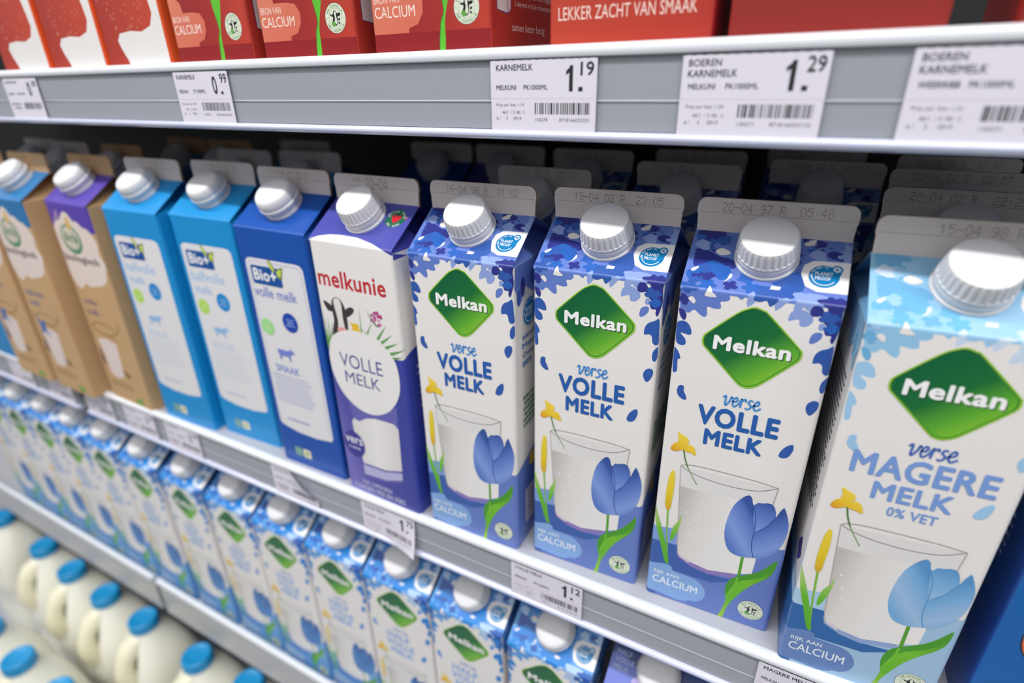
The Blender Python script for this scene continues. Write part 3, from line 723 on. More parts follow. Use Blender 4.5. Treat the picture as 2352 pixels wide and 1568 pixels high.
    a.ell(25, 75.5, 1.5, 1.8, P(240, 238, 236), 12)
    a.poly([(13.5, 88), (20, 83.5), (30, 80.6), (44, 82), (54, 87), (59.6, 91), (56.6, 30), (18, 32)], P(98, 96, 172))
    a.poly([(2.7, 124.8), (6.7, 133.2), (15.9, 139.2), (29.1, 142.2), (45.2, 141.0), (56.9, 134.5), (63.6, 125.1), (65.2, 112), (63.1, 100.7), (56.9, 90.2), (48.3, 82.6), (36, 78), (22.3, 79.6), (9.5, 88.6), (2.6, 102.2), (1, 115)], P(240, 238, 236), 3)
    a.text('VOLLE', 11.2, 112.3, 50.8, 122.9, P(56, 60, 140), 0.0); a.text('MELK', 14.2, 99.7, 47.1, 108.9, P(56, 60, 140), 0.0)
    a.poly([(13.5, 66), (16, 69.5), (21.1, 68.1), (28, 72.5), (36.8, 75), (47, 75.6), (55, 75.7), (58.9, 72.7), (57.6, 36), (40.9, 31), (18.9, 30.6), (18.0, 45), (13.9, 58.6)], grad('melkunie_milk', [(0, (226, 224, 222)), (.5, (240, 238, 236)), (1, (212, 208, 208))], (14, 50), (58, 48)))
    a.poly([(18.6, 29), (40.7, 29.4), (57.4, 34), (57, 27), (39.1, 19.8), (18.4, 18.4)], P(178, 176, 214)); a.poly([(18.6, 20), (40, 21.5), (57, 27.5), (57, 25), (39.1, 18.8), (18.4, 17.2)], P(92, 90, 166))
    a.ell(12.3, 45.6, 10.6, 11.6, P(58, 56, 140)); a.text('vers', 3.6, 46.0, 21.0, 51.5, P(232, 232, 244), 0.02); a.dashes(4, 40.5, 20.5, 43.5, 1, P(190, 190, 224), .6, 2)
    a.text('NA OPENEN', 15.0, 10.2, 44.5, 14.0, P(206, 206, 232), 0.015); a.text('7 DAGEN FRIS EN VERS', 5.9, 4.2, 57.0, 8.6, P(206, 206, 232), 0.015)
    a.dashes(82, 86, 104, 122, 7, P(200, 204, 232), .45, 9)
    a.poly([(104, 48), (118, 62), (134, 60), (136, 44), (122, 28)], P(60, 176, 52), 2); a.poly([(104, 48), (118, 62), (134, 60), (134, 52)], P(14, 84, 50), 2)
    return a

def cow_side(a, u, v, w, m):
    T = lambda pts: [(u + x * w, v + y * w) for x, y in pts]
    a.poly(T([(0, .42), (.05, .46), (.62, .46), (.72, .5), (.78, .58), (.84, .52), (1, .42), (.96, .36), (.82, .36), (.74, .28), (.7, .2), (.7, 0), (.62, 0), (.6, .18), (.3, .2), (.2, .18), (.16, 0), (.08, 0), (.08, .2), (.02, .28)]), m)

def bioplus(base, accent, title, word, txt, green, dots):
    a = Art()
    r = 6.0
    lab = [(4.8, 40), (4.8, 174), (5.4, 177.6), (8.2, 179.6), (12, 180), (57, 180), (61, 179.4), (63.4, 176.8), (63.8, 173), (63.8, 38.5), (62.6, 35.4), (59.5, 34.4), (45, 32.6), (25, 33.2), (12, 35.6), (6.6, 37.4)]
    a.poly(lab, P(232, 231, 234))
    if dots:
        rr = []
        for (p, q) in zip([(7, 42), (7, 174), (10, 177.6), (58, 177.6), (61.4, 174)], [(7, 174), (10, 177.6), (58, 177.6), (61.4, 174), (61.4, 40)]):
            L = math.hypot(q[0] - p[0], q[1] - p[1]); n = max(2, int(L / 1.8))
            for k in range(n):
                t = (k + .2) / n; s = (k + .7) / n
                a.stroke([(p[0] + (q[0] - p[0]) * t, p[1] + (q[1] - p[1]) * t), (p[0] + (q[0] - p[0]) * s, p[1] + (q[1] - p[1]) * s)], .5, P(120, 140, 190))
    a.rrect(9.5, 160.6, 40.5, 174.6, 1.6, P(18, 78, 150))
    a.text('Bio+', 11.5, 163.4, 35.5, 172.6, P(244, 246, 248), 0.03)
    bf = P(186, 204, 84)
    bo = P(110, 112, 66)
    a.poly([(30, 175), (29, 180.5), (31, 180), (35.4, 172.8), (33, 171.6)], bo, 3); a.poly([(30.2, 175.2), (29.6, 179.2), (31.4, 178.6), (34.6, 173), (32.6, 172.2)], bf, 3)
    a.poly([(36, 172.6), (42.8, 176), (42, 171.5), (40.4, 167), (37.6, 167.6)], bo, 3); a.poly([(36.4, 172.2), (41.8, 174.6), (41.2, 171.4), (39.8, 168.2), (37.8, 168.6)], bf, 3)
    if title == 'volle melk':
        a.text('volle melk', 8.5, 150.6, 52.5, 158.8, P(*txt), 0.006)
    else:
        a.text('halfvolle', 8.5, 149.0, 48.0, 157.6, P(*txt), 0.012); a.text('melk', 9.5, 138.0, 30.0, 145.6, P(*txt), 0.012)
    a.ell(40.5, 133.5, 7.8, 7.8, P(*accent)); a.dashes(36, 130, 45, 137, 3, P(170, 196, 232), .4, 4)
    a.ell(14.5, 126, 6.8, 6.8, P(*green)); a.dashes(11, 124, 18, 129, 2, P(214, 234, 176), .4, 5)
    cow_side(a, 20, 100, 19, P(*dots[0]) if dots else P(150, 192, 232))
    wc = P(*dots[1]) if dots else P(196, 210, 236)
    a.text(word, 14.0, 88.6, 40.0, 95.0, wc, 0.012)
    a.dashes(8.5, 60, 52, 87, 9, P(*dots[2]) if dots else P(190, 210, 236), .2, 6)
    a.dashes(15, 43, 40, 46, 1, P(*dots[2]) if dots else P(160, 186, 224), .5, 7)
    a.rrect(16, 9, 24.5, 17.5, 1.2, P(120, 160, 150)); a.rrect(25.5, 9, 34.5, 17.5, 1.4, P(214, 214, 190)); a.ell(30, 13, 2, 2, P(150, 160, 90), 10)
    return a

def kraft(top, ink):
    a = Art()
    a.poly([(-2, 178.5), (71, 178.5), (71, 240), (-2, 240)], P(*top))
    a.poly([(2, 178), (16, 196), (14, 180)], P(150, 130, 170) if top[0] > 60 else P(110, 150, 190), 3)
    cl = [(-1, 168), (1.5, 178.6), (10.4, 184.9), (16, 186), (22.3, 191.1), (28, 194.4), (34.7, 192.7), (40, 187), (46, 187), (53.4, 182.5), (60, 181.6), (66.5, 176.3), (69.5, 170), (68, 160), (70.5, 150), (66.8, 137), (60, 131.4), (52, 128.6), (43.2, 127), (33.1, 125), (24, 127), (15.9, 121), (7.3, 123.3), (2.1, 133), (-1.1, 149)]
    a.poly(cl, P(222, 208, 200), 3)
    g1, g2 = P(62, 128, 92), P(206, 196, 182)
    a.ell(26.8, 169.5, 17.2, 13.8, g1, 30); a.ell(26, 170.6, 14.6, 11.6, g2, 30); a.ring(26, 170.6, 10.4, 11.6, P(120, 158, 134))
    a.text('Arla', 15.5, 166.5, 37.5, 175.5, P(44, 112, 76), 0.02)
    a.poly([(26, 183), (30, 191), (34, 182.5), (30, 178)], P(226, 184, 96), 3)
    a.text('biologisch', 3, 146, 62, 155, P(72, 56, 60), 0.025)
    a.text('halfvolle' if ink[0] < 70 else 'volle', 9, 105.5, 44 if ink[0] < 70 else 32, 112, P(*ink), 0.01); a.text('melk', 9, 94.5, 30, 101.5, P(*ink), 0.01)
    ol = P(150, 118, 66)
    a.stroke([(7, 82), (20, 87), (40, 86), (50, 80), (36, 76), (18, 77), (7, 82)], 1.6, ol, 4); a.stroke([(50, 80), (58, 88), (56, 92)], 1.8, ol, 3); a.stroke([(20, 76), (40, 74), (46, 70)], 1.2, ol, 3)
    a.poly([(10.3, 68.3), (26, 71), (43, 68), (37.5, 33), (31, 28), (20, 27), (14, 30)], P(220, 206, 202), 1)
    a.poly([(4, 44), (9, 60), (11, 40)], P(110, 84, 84), 2); a.poly([(40, 40), (48, 36), (50, 32), (42, 33)], P(110, 90, 62), 2)
    if ink[0] < 70:
        a.poly([(8, 84), (16, 76), (26, 80), (22, 70), (27, 60), (18, 66), (10, 62), (12, 72)], P(70, 108, 172), 1)
    a.dashes(8, 16, 50, 23, 3, P(140, 112, 72), .5, 3)
    a.rrect(45.5, 2.6, 57.5, 9.6, .8, P(112, 164, 66))
    a.poly([(4, 0.5), (1, 0.5), (1, 1)], ol)
    return a

def buttermilk():
    a = Art()
    red = grad('karnemelk_red', [(0, (138, 38, 38)), (.55, (156, 44, 41)), (1, (182, 60, 47))], (4, 14), (66, 22))
    a.rect(0, 0, 70, VTOP, red)
    a.rect(70, 0, 140, V0, P(168, 50, 42)); a.rect(USIDE, 0, 0, V0, P(132, 36, 36))
    a.rect(0, 0, 70, 9.6, P(140, 32, 36))
    a.poly([(0.5, 9.5), (23.1, 9.6), (23.4, 11.6), (29.0, 13.2), (32.3, 18), (32.4, 23), (29.4, 27), (22, 28), (13.5, 28), (12.6, 33), (9, 36), (0.5, 36)], grad('salmon', [(0, (226, 132, 106)), (1, (208, 108, 86))], (2, 36), (20, 9)))
    a.text('BRON VAN', 2.3, 23.0, 18.3, 26.4, P(250, 226, 214), 0.0); a.text('CALCIUM', 2.2, 16.6, 27.6, 21.6, P(252, 232, 222), 0.005)
    a.poly([(40, 60), (42, 34), (43.1, 26), (44.6, 18), (42.5, 12.7), (40.9, 1), (44.6, 1), (45, 12.6), (46.2, 18.5), (48.6, 26), (54, 44), (62, 58)], P(92, 184, 52), 2)
    a.stroke([(43.1, 26), (44.6, 18), (42.5, 12.7), (41, 1)], .4, P(52, 110, 40), 3)
    badge(a, 57.6, 18.7, 7.2)
    U = lambda u: 70 + u
    a.poly([(U(5.6), 38), (U(5.9), 17.6), (U(16.2), 16.4), (U(19.4), 18.5), (U(19.4), 40)], P(224, 214, 214))
    a.stroke([(U(5.6), 38), (U(5.9), 17.6), (U(16.2), 16.4), (U(19.4), 18.5), (U(19.4), 40)], .5, P(70, 50, 110)); a.stroke([(U(16.2), 16.4), (U(16), 40)], .4, P(70, 50, 110))
    a.text('samen beter bezig', U(20.4), 8.2, U(57), 12.8, P(248, 226, 218), 0.005)
    a.text('2. maak het pak zo klein mogelijk', U(23.2), 23.4, U(66), 26.6, P(248, 226, 218)); a.text('3. dop erop en bij de drankenkartons', U(23.2), 19.4, U(66), 22.6, P(248, 226, 218))
    return a

def swirl():
    a = Art()
    red = grad('swirl_red', [(0, (160, 52, 43)), (1, (188, 68, 48))], (0, 30), (60, 20))
    a.rect(0, 0, 70, VTOP, M_WHITE)
    a.poly([(0, 0), (24.7, 0), (23.5, 4), (19.2, 10.6), (17.1, 16), (21, 20.2), (33.9, 21.2), (46.4, 20.3), (57.2, 23.2), (61.7, 30), (60.6, 38), (56, 60), (66, 100), (0, 100)], red, 0)
    a.rect(69.2, 0, 140, V0, P(216, 84, 40)); a.rect(USIDE, 0, 0, V0, P(204, 78, 44))
    rnd = random.Random(3)
    for k in range(40):
        u, v = 4 + rnd.random() * 50, 22 + rnd.random() * 30
        a.ell(u, v, .25 + rnd.random() * .3, .5 + rnd.random() * .5, P(226, 150, 124), 6)
    return a

def lekker():
    a = Art()
    a.rect(0, 0, 70, VTOP, grad('lekker_red', [(0, (184, 66, 48)), (1, (172, 54, 44))], (0, 10), (70, 20)))
    a.rect(70, 0, 140, V0, P(140, 26, 36)); a.rect(USIDE, 0, 0, V0, P(170, 48, 44))
    a.text('LEKKER ZACHT VAN SMAAK', 4.0, 10.4, 63.6, 15.4, P(250, 222, 212), 0.006)
    return a

# ------------------------------------------------------------------ carton parts
DOT = {'0': '01110 10001 10001 10001 10001 10001 01110', '1': '00100 01100 10100 00100 00100 00100 00100', '2': '01110 10001 00001 00110 01000 10000 11111', '3': '01110 10001 00001 00110 00001 10001 01110', '4': '00010 00110 01010 10010 11111 00010 00010', '5': '11111 10000 11110 00001 00001 10001 01110', '6': '01110 10000 10000 11110 10001 10001 01110', '7': '11111 00001 00010 00100 00100 01000 01000', '8': '01110 10001 10001 01110 10001 10001 01110', '9': '01110 10001 10001 01111 00001 00001 01110', '-': '00000 00000 00000 11111 00000 00000 00000', ':': '00000 00000 00100 00000 00100 00000 00000', 'R': '11110 10001 10001 11110 10100 10010 10001', 'W': '10001 10001 10001 10101 10101 11011 10001', 'Z': '11111 00001 00010 00100 01000 10000 11111', 'E': '11111 10000 10000 11110 10000 10000 11111'}
FIN_Y0, FIN_Y1, FIN_Z0, FIN_Z1 = -0.0052, -0.0036, 0.2222, 0.2393
def fin_mesh(prints, face=None):
    face = face or M_PAPER
    mb = MB(); h = 0.0353; r = 0.0042
    out = [(-h + .0008, FIN_Z0), (h - .0008, FIN_Z0), (h - .0004, FIN_Z0 + .0085), (h, FIN_Z0 + .0095)]
    for cx, a0 in ((h - r, 0), (-h + r, 90)):
        for k in range(7):
            a = math.radians(a0 + 15 * k)
            out.append((cx + r * math.cos(a), FIN_Z1 - r + r * math.sin(a)))
    out += [(-h, FIN_Z0 + .0095), (-h + .0004, FIN_Z0 + .0085)]
    n = len(out)
    mb.add([(x, FIN_Y0, z) for x, z in out], [tuple(range(n))], face)
    mb.add([(x, FIN_Y1, z) for x, z in out], [tuple(range(n - 1, -1, -1))], face)
    vs = [(x, FIN_Y0, z) for x, z in out] + [(x, FIN_Y1, z) for x, z in out]
    mb.add(vs, [(i, n + i, n + (i + 1) % n, (i + 1) % n) for i in range(n)], M_EDGE if face is M_PAPER else face)
    zz = FIN_Z0 + .0098; y = FIN_Y0 - 2e-5
    mb.add([(-h + .001, y, zz), (h - .001, y, zz), (h - .001, y, zz + .00022), (-h + .001, y, zz + .00022)], [(0, 1, 2, 3)], mat((168, 160, 158), .6, 'score_line'))
    y = FIN_Y0 - 4e-5
    for s, x0, z0, px, pz, sz in prints:
        vs, fs = [], []
        x = x0
        for ch in s:
            if ch != ' ' and ch in DOT:
                for j, row in enumerate(DOT[ch].split()):
                    for i, b in enumerate(row):
                        if b == '1':
                            cx, cz = x + i * px, z0 + (6 - j) * pz
                            o = len(vs)
                            vs += [(cx - sz, y, cz - sz), (cx + sz, y, cz - sz), (cx + sz, y, cz + sz), (cx - sz, y, cz + sz)]
                            fs.append((o, o + 1, o + 2, o + 3))
            x += 6 * px
        mb.add(vs, fs, M_INK)
    return mb.mesh('top_seal')
def date(s, x0=-0.0235):
    return [(s, x0, 0.2332, 0.00048, 0.00062, 0.00017)]
# screw caps; h runs along the cap axis
SQ, CQ = math.sin(math.radians(35)), math.cos(math.radians(35))
CAP_C = Vector((0, -0.035 + 0.0187, 0.202 + 0.0131))
def on_roof(x, y, h):
    return (x, CAP_C.y + y * CQ - h * SQ, CAP_C.z + y * SQ + h * CQ)
def circle(r, h, n=60, ribs=0, depth=0.0):
    out = []
    for k in range(n):
        rr = r - (depth if (ribs and (k // 2) % 2) else 0)
        a = 2 * math.pi * k / n
        out.append(on_roof(rr * math.cos(a), rr * math.sin(a), h))
    return out
def cap_meshes(ribbed, n=120):
    collar = MB()
    collar.rings([circle(.0142, -.0004, n), circle(.0142, .0012, n), circle(.0132, .0017, n), circle(.0132, .0026, n), circle(.0137, .0028, n), circle(.0137, .0050, n), circle(.0131, .0053, n)], M_CAP)
    cap = MB(); d = .00042 if ribbed else 0.0
    if ribbed:
        prof = [(.0135, .0056, 0), (.0137, .0062, 0), (.0137, .0072, 0), (.0136, .0074, d), (.0128, .0140, d), (.0126, .0146, d), (.0121, .0154, 0), (.0112, .0158, 0), (.0030, .0159, 0), (.0012, .0158, 0), (.0010, .0161, 0)]
    else:
        prof = [(.0150, .0054, 0), (.0141, .0060, 0), (.0141, .0074, 0), (.0134, .0082, 0), (.0136, .0092, 0), (.0134, .0112, 0), (.0127, .0136, 0), (.0118, .0149, 0), (.0104, .0156, 0), (.0030, .0159, 0), (.0012, .0158, 0), (.0010, .0160, 0)]
    if not ribbed: prof = [(r * 1.08, h, q) for r, h, q in prof]; prof[0] = (.0146, .0054, 0)
    cap.rings([circle(r, h, n, d, q) for r, h, q in prof], M_CAP)
    return collar.mesh('tamper_ring', 35), cap.mesh('screw_cap', 28 if ribbed else 40)
RING_R, CAP_R = cap_meshes(True)
RING_S, CAP_S = cap_meshes(False, 60)

def carton(me, fin, ribbed, x_left, y_front, z, yaw, label, cat='milk carton', group=None, lean=0.0):
    """x_left, y_front: the foot of the carton's left front edge"""
    ca, sa = math.cos(yaw), math.sin(yaw)
    cx, cy = x_left + .035 * ca - .035 * sa, y_front + .035 * sa + .035 * ca
    r = empty('milk_carton', (cx, cy, z), yaw)
    tag(r, label, cat, group or GROUPS.get(me.name))
    link('carton_body', me, r); link('top_seal', fin, r)
    link('tamper_ring', RING_R if ribbed else RING_S, r); link('screw_cap', CAP_R if ribbed else CAP_S, r)
    return r

# ------------------------------------------------------------------ setting
w = MB(); w.box((-2.2, 0.50, -0.75), (0.9, 0.54, 0.75), M_DARK)
o = w.build('wall_back'); o['kind'] = 'structure'
w = MB(); w.box((-2.2, -2.6, -1.16), (0.9, 0.54, -1.12), mat((150, 148, 144), .35, 'store_floor_tile'))
o = w.build('floor'); o['kind'] = 'structure'

# ------------------------------------------------------------------ shelves
def shelf(z, x0, x1, label, lower=False):
    t = empty('shelf', ((x0 + x1) / 2, 0.2, z)); tag(t, label, 'shelf', 'shelves with price rails' if not lower else 'lower shelf sections')
    t2 = Matrix.Translation((-(x0 + x1) / 2, -0.2, -z))
    def part(mb, n, smooth=None):
        mb.v = [tuple(t2 @ Vector(p)) for p in mb.v]
        return mb.build(n, t, smooth)
    m = MB()
    m.prism_x([(.0022, z), (.488, z), (.488, z - .022), (.02, z - .022), (.02, z - .002), (.0022, z - .002)], x0, x1, M_SHELF); part(m, 'deck')
    up = .0185 if lower else .0
    m = MB()
    if lower:
        m.prism_x([(.0022, z - .001), (.0022, z + .014), (.0015, z + .0172), (-.0005, z + .0185), (-.003, z + .0182), (-.0048, z + .0165), (-.0053, z + .0142), (-.0048, z + .0125), (-.0015, z + .0115), (-.0015, z - .001)], x0, x1, mat((222, 226, 232), .3, 'pale_shelf_nose'))
    else:
        m.prism_x([(.0022, z - .002), (.0022, z + .0004), (.0012, z + .0012), (-.0016, z + .0012), (-.0032, z + .0006), (-.0042, z - .0006), (-.0044, z - .0024), (-.0040, z - .0036), (-.0028, z - .0040), (.0022, z - .0040)], x0, x1, M_NOSE)
    part(m, 'front_nose', 50)
    m = MB()
    if lower:
        m.prism_x([(-.0012, z - .001), (-.0025, z + .0114), (-.0034, z - .006), (-.0034, z - .034), (-.0012, z - .036)], x0, x1, mat((176, 178, 184), .3, 'grey_front_panel', coat=.3))
    else:
        zb = z - .0335
        m.prism_x([(.0018, z - .0042), (-.0015, z - .0042), (-.0022, z - .0070), (-.0022, z - .0208), (-.0027, z - .0214), (-.0022, z - .0220), (-.0022, zb), (.0018, zb)], x0, x1, M_RAIL)
    part(m, 'price_rail')
    m = MB()
    if lower:
        m.prism_x([(-.0040, z - .036), (-.0040, z - .040), (.0010, z - .040), (.0010, z - .036)], x0, x1, M_RAIL)
    else:
        zb = z - .0335
        m.prism_x([(.0018, zb - .0002), (-.0024, zb - .0002), (-.0046, zb - .0008), (-.0054, zb - .0022), (-.0050, zb - .0036), (-.0036, zb - .0046), (.0018, zb - .0046)], x0, x1, M_LIP)
    part(m, 'rail_lip', 50)
    return t
shelf(0.3056, -1.6, 0.55, 'top shelf with grey price rail under the red cartons')
shelf(0.0, -0.6480, 0.55, 'middle shelf with white front edge under the blue and white cartons')
shelf(0.0, -1.6, -0.6660, 'far left middle shelf section with the gap beside its end')
shelf(-0.310, -0.6430, 0.55, 'lower shelf with grey raised front under the small tulip cartons, right section', True)
shelf(-0.310, -1.6, -0.6530, 'lower shelf section with grey raised front at the far left above the jugs', True)
b = MB(); b.prism_x([(-.30, -.665), (.488, -.665), (.488, -.640), (-.30, -.640)], -1.9, .2, M_SHELF)
b.prism_x([(-.304, -.685), (-.30, -.685), (-.30, -.630), (-.304, -.630)], -1.9, .2, M_NOSE)
tag(b.build('bottom_shelf'), 'lowest grey shelf that the milk jugs stand on', 'shelf')

# ------------------------------------------------------------------ artwork meshes
A_VOLLE = melkan(PAL_VOLLE, 'VOLLE', 'volle').mesh('carton_body', M_WHITE, M_WHITE, M_WHITE, P(96, 122, 198))
A_MAGER = melkan(PAL_MAGER, 'MAGERE', 'mager').mesh('carton_body', M_WHITE, M_WHITE, M_WHITE, P(120, 176, 214))
A_HALF = melkan(PAL_HALF, 'HALF', 'half').mesh('carton_body', M_WHITE, M_WHITE, M_WHITE, P(70, 130, 206))
A_UNIE = melkunie().mesh('carton_body', M_WHITE, M_WHITE, P(58, 62, 150), P(58, 62, 150))
B_CY, B_DK = P(20, 138, 204), P(18, 76, 164)
A_BIOH = bioplus((22, 142, 210), (26, 132, 204), 'halfvolle', 'KLEUR', (160, 196, 236), (176, 214, 96), None).mesh('carton_body', B_CY, B_CY, B_CY, B_CY)
A_BIOV = bioplus((24, 84, 178), (28, 66, 168), 'volle melk', 'SMAAK', (112, 130, 204), (156, 216, 140), ((112, 130, 204), (140, 156, 214), (120, 136, 200))).mesh('carton_body', B_DK, B_DK, B_DK, B_DK)
A_KRB = kraft((34, 112, 170), (66, 92, 150)).mesh('carton_body', M_KRAFT, M_KRAFT, M_KRAFT, M_KRAFT)
A_KRP = kraft((84, 64, 164), (84, 68, 128)).mesh('carton_body', M_KRAFT, M_KRAFT, M_KRAFT, M_KRAFT)
RED = P(166, 48, 42)
A_KARN = buttermilk().mesh('carton_body', RED, RED, RED, RED)
A_SWIRL = swirl().mesh('carton_body', M_WHITE, P(216, 84, 40), M_WHITE, P(216, 84, 40))
A_LEKK = lekker().mesh('carton_body', RED, RED, RED, RED)
plain = Art(); plain.rect(0, 0, 70, VTOP, P(142, 44, 39)); plain.rect(70, 0, 140, V0, P(160, 54, 42))
A_PLAIN = plain.mesh('carton_body', RED, RED, RED, RED)
dk = Art(); dk.rect(0, 0, 70, VTOP, P(26, 60, 124)); dk.rect(USIDE, 0, 140, V0, P(22, 50, 108))
dk.poly([(0, 202), (0, 226), (16, 224), (30, 214), (44, 212), (70, 204), (70, 196), (40, 190), (0, 192)], P(96, 112, 196), 2)
dk.poly([(18, 214), (30, 220), (44, 214), (40, 206), (24, 206)], P(176, 164, 220), 3)
for k, s in enumerate(('HALF', 'VOLLE', 'MELK')):
    dk.text(s, 3, 226.5 - k * 5.2, 3 + 2.8 * len(s), 230 - k * 5.2, P(172, 188, 232), 0.02)
A_DARK = dk.mesh('carton_body', P(26, 60, 124), P(26, 60, 124), P(26, 60, 124), P(20, 44, 92))
bl = Art(); bl.ell(26, 62, 17, 18, P(40, 50, 70)); bl.ell(26, 62, 16.2, 17.2, P(214, 104, 54)); bl.text('0%', 14, 56, 38, 68, P(250, 240, 232), 0.03)
bl.dashes(-52, 8, -30, 30, 5, P(150, 180, 220), .35, 4); bl.dashes(-40, 84, -22, 110, 5, P(150, 180, 220), .35, 5)
A_BLUE = bl.mesh('carton_body', P(18, 92, 164), P(22, 64, 140), P(18, 84, 156), P(22, 64, 140))
sky = Art(); sky.rrect(6, 60, 62, 170, 6, P(232, 231, 234))
A_SKY = sky.mesh('carton_body', P(30, 130, 190), P(30, 130, 190), P(30, 130, 190), P(30, 130, 190))

GROUPS = {A_VOLLE.name: 'whole milk cartons on the middle shelf', A_MAGER.name: 'skimmed milk cartons on the middle shelf', A_UNIE.name: 'violet and white cartons on the middle shelf', A_BIOH.name: 'bright blue cartons on the middle shelf', A_BIOV.name: 'dark blue cartons on the middle shelf', A_KRB.name: 'brown cartons with blue tops', A_KRP.name: 'brown cartons with purple tops', A_SKY.name: 'blue cartons at the far left', A_SWIRL.name: 'red and white swirl cartons on the top shelf', A_KARN.name: 'red buttermilk cartons on the top shelf'}
F_OLD = fin_mesh(date('20-04 02 R  22:27'))
F_KR = fin_mesh([('20-04', -.012, .2332, .0005, .0006, .00017)], M_KRAFT)
F_BIO = fin_mesh([('17-04 11:02:21', -.020, .2342, .00045, .0005, .00015), ('10:27 2', -.004, .2296, .00045, .0005, .00015)])

# ------------------------------------------------------------------ middle shelf, front row
carton(A_VOLLE, fin_mesh(date('16-04 98 R  01:02')), True, -.1788, .0012, 0, .0286, 'whole milk carton with green lozenge and blue tulip, top dated 16-04')
carton(A_VOLLE, fin_mesh(date('19-04 02 R  23:05')), True, -.0991, .0084, 0, .0381, 'whole milk carton with green lozenge and blue tulip, top dated 19-04')
carton(A_VOLLE, fin_mesh(date('20-04 97 R  05:48')), True, -.0213, .0100, 0, .0439, 'whole milk carton with green lozenge and blue tulip, top dated 20-04')
carton(A_MAGER, fin_mesh(date('15-04 98 R  04:11', -.0130)), True, .0562, -.0012, 0, .0800, 'pale blue skimmed milk carton reading MAGERE MELK, nearest on the shelf')
carton(A_UNIE, fin_mesh([('22-04', -.0070, .2308, .00062, .00104, .00024), ('WZE', -.0180, .2350, .0004, .0004, .00013), ('17:35', -.0180, .2296, .0004, .0004, .00013)]), True, -.2587, .0012, 0, -.022, 'white and violet milk carton with red brand name, cow head and white bubble')
carton(A_BIOV, F_BIO, False, -.3373, .0050, 0, .005, 'dark blue carton with white label reading volle melk')
carton(A_BIOH, F_BIO, False, -.4206, .0100, 0, .0385, 'bright blue carton with white label, next to the dark blue one')
carton(A_BIOH, F_BIO, False, -.4978, .0014, 0, .0385, 'bright blue carton with white label, next to the purple-topped brown carton')
carton(A_KRP, F_KR, False, -.5847, -.0010, 0, -.019, 'brown kraft milk carton with purple top and white cloud')
carton(A_KRB, F_KR, False, -.6672, -.0130, 0, -.010, 'brown kraft milk carton with blue top, overhanging the shelf edge')
carton(A_KRB, F_KR, False, -.7480, -.0140, 0, 0.0, 'brown kraft milk carton at the left edge, only its right half in view')
carton(A_SKY, F_BIO, False, -.8290, -.0030, 0, 0.0, 'blue carton at the far left, hardly in view beside the brown carton')
carton(A_BLUE, F_OLD, True, .1372, .0066, 0, .03, 'saturated blue carton with an orange disc at the right edge')

# ------------------------------------------------------------------ middle shelf, cartons behind
def behind(me, fin, rib, x, y, yaw, label):
    return carton(me, fin, rib, x, y, 0, yaw, label)
behind(A_VOLLE, F_OLD, True, -.1740, .0735, -.03, 'whole milk carton in shadow directly behind the one dated 16-04')
behind(A_VOLLE, F_OLD, True, -.1790, .1800, .0, 'whole milk carton deep in shadow, second behind the one dated 16-04')
behind(A_VOLLE, F_OLD, True, -.0890, .1260, .0, 'whole milk carton in shadow directly behind the one dated 19-04')
behind(A_VOLLE, F_OLD, True, -.0950, .2010, .03, 'whole milk carton deep in shadow, second behind the one dated 19-04')
behind(A_VOLLE, F_OLD, True, -.0070, .1700, -.05, 'whole milk carton in shadow directly behind the one dated 20-04')
behind(A_VOLLE, F_OLD, True, -.0150, .2450, .0, 'whole milk carton deep in shadow, second behind the one dated 20-04')
behind(A_MAGER, F_OLD, True, .0600, .0745, .02, 'skimmed milk carton directly behind the pale blue front one')
behind(A_MAGER, F_OLD, True, .0660, .1480, .0, 'skimmed milk carton in shadow, second behind the pale blue front one')
behind(A_MAGER, F_OLD, True, .0740, .2200, .0, 'skimmed milk carton deep in shadow, third behind the pale blue front one')
behind(A_UNIE, F_OLD, True, -.2600, .1850, .0, 'violet carton deep in shadow behind the white and violet one')
behind(A_BIOV, F_BIO, False, -.3350, .1850, .0, 'dark blue carton deep in shadow behind the one reading volle melk')
behind(A_BIOH, F_BIO, False, -.4050, .0850, .05, 'bright blue carton in shadow behind the bright blue one next to the dark blue')
behind(A_BIOH, F_BIO, False, -.4780, .0760, .02, 'bright blue carton in shadow behind the one next to the brown cartons')
behind(A_BIOH, F_BIO, False, -.4850, .1560, .0, 'bright blue carton deep in shadow, second behind the one next to the brown cartons')
behind(A_KRP, F_KR, False, -.5750, .1350, .0, 'brown carton in shadow behind the purple-topped brown carton')
behind(A_KRB, F_KR, False, -.6500, .0640, .0, 'brown carton in shadow behind the brown carton that overhangs the edge')
behind(A_KRB, F_KR, False, -.6550, .1400, .0, 'brown carton deep in shadow, second behind the brown carton that overhangs the edge')
behind(A_SKY, F_OLD, False, -.7460, .0640, .0, 'blue carton in shadow behind the brown carton at the left edge')
behind(A_SKY, F_OLD, False, -.8300, .0730, .0, 'blue carton in shadow behind the blue carton at the far left')

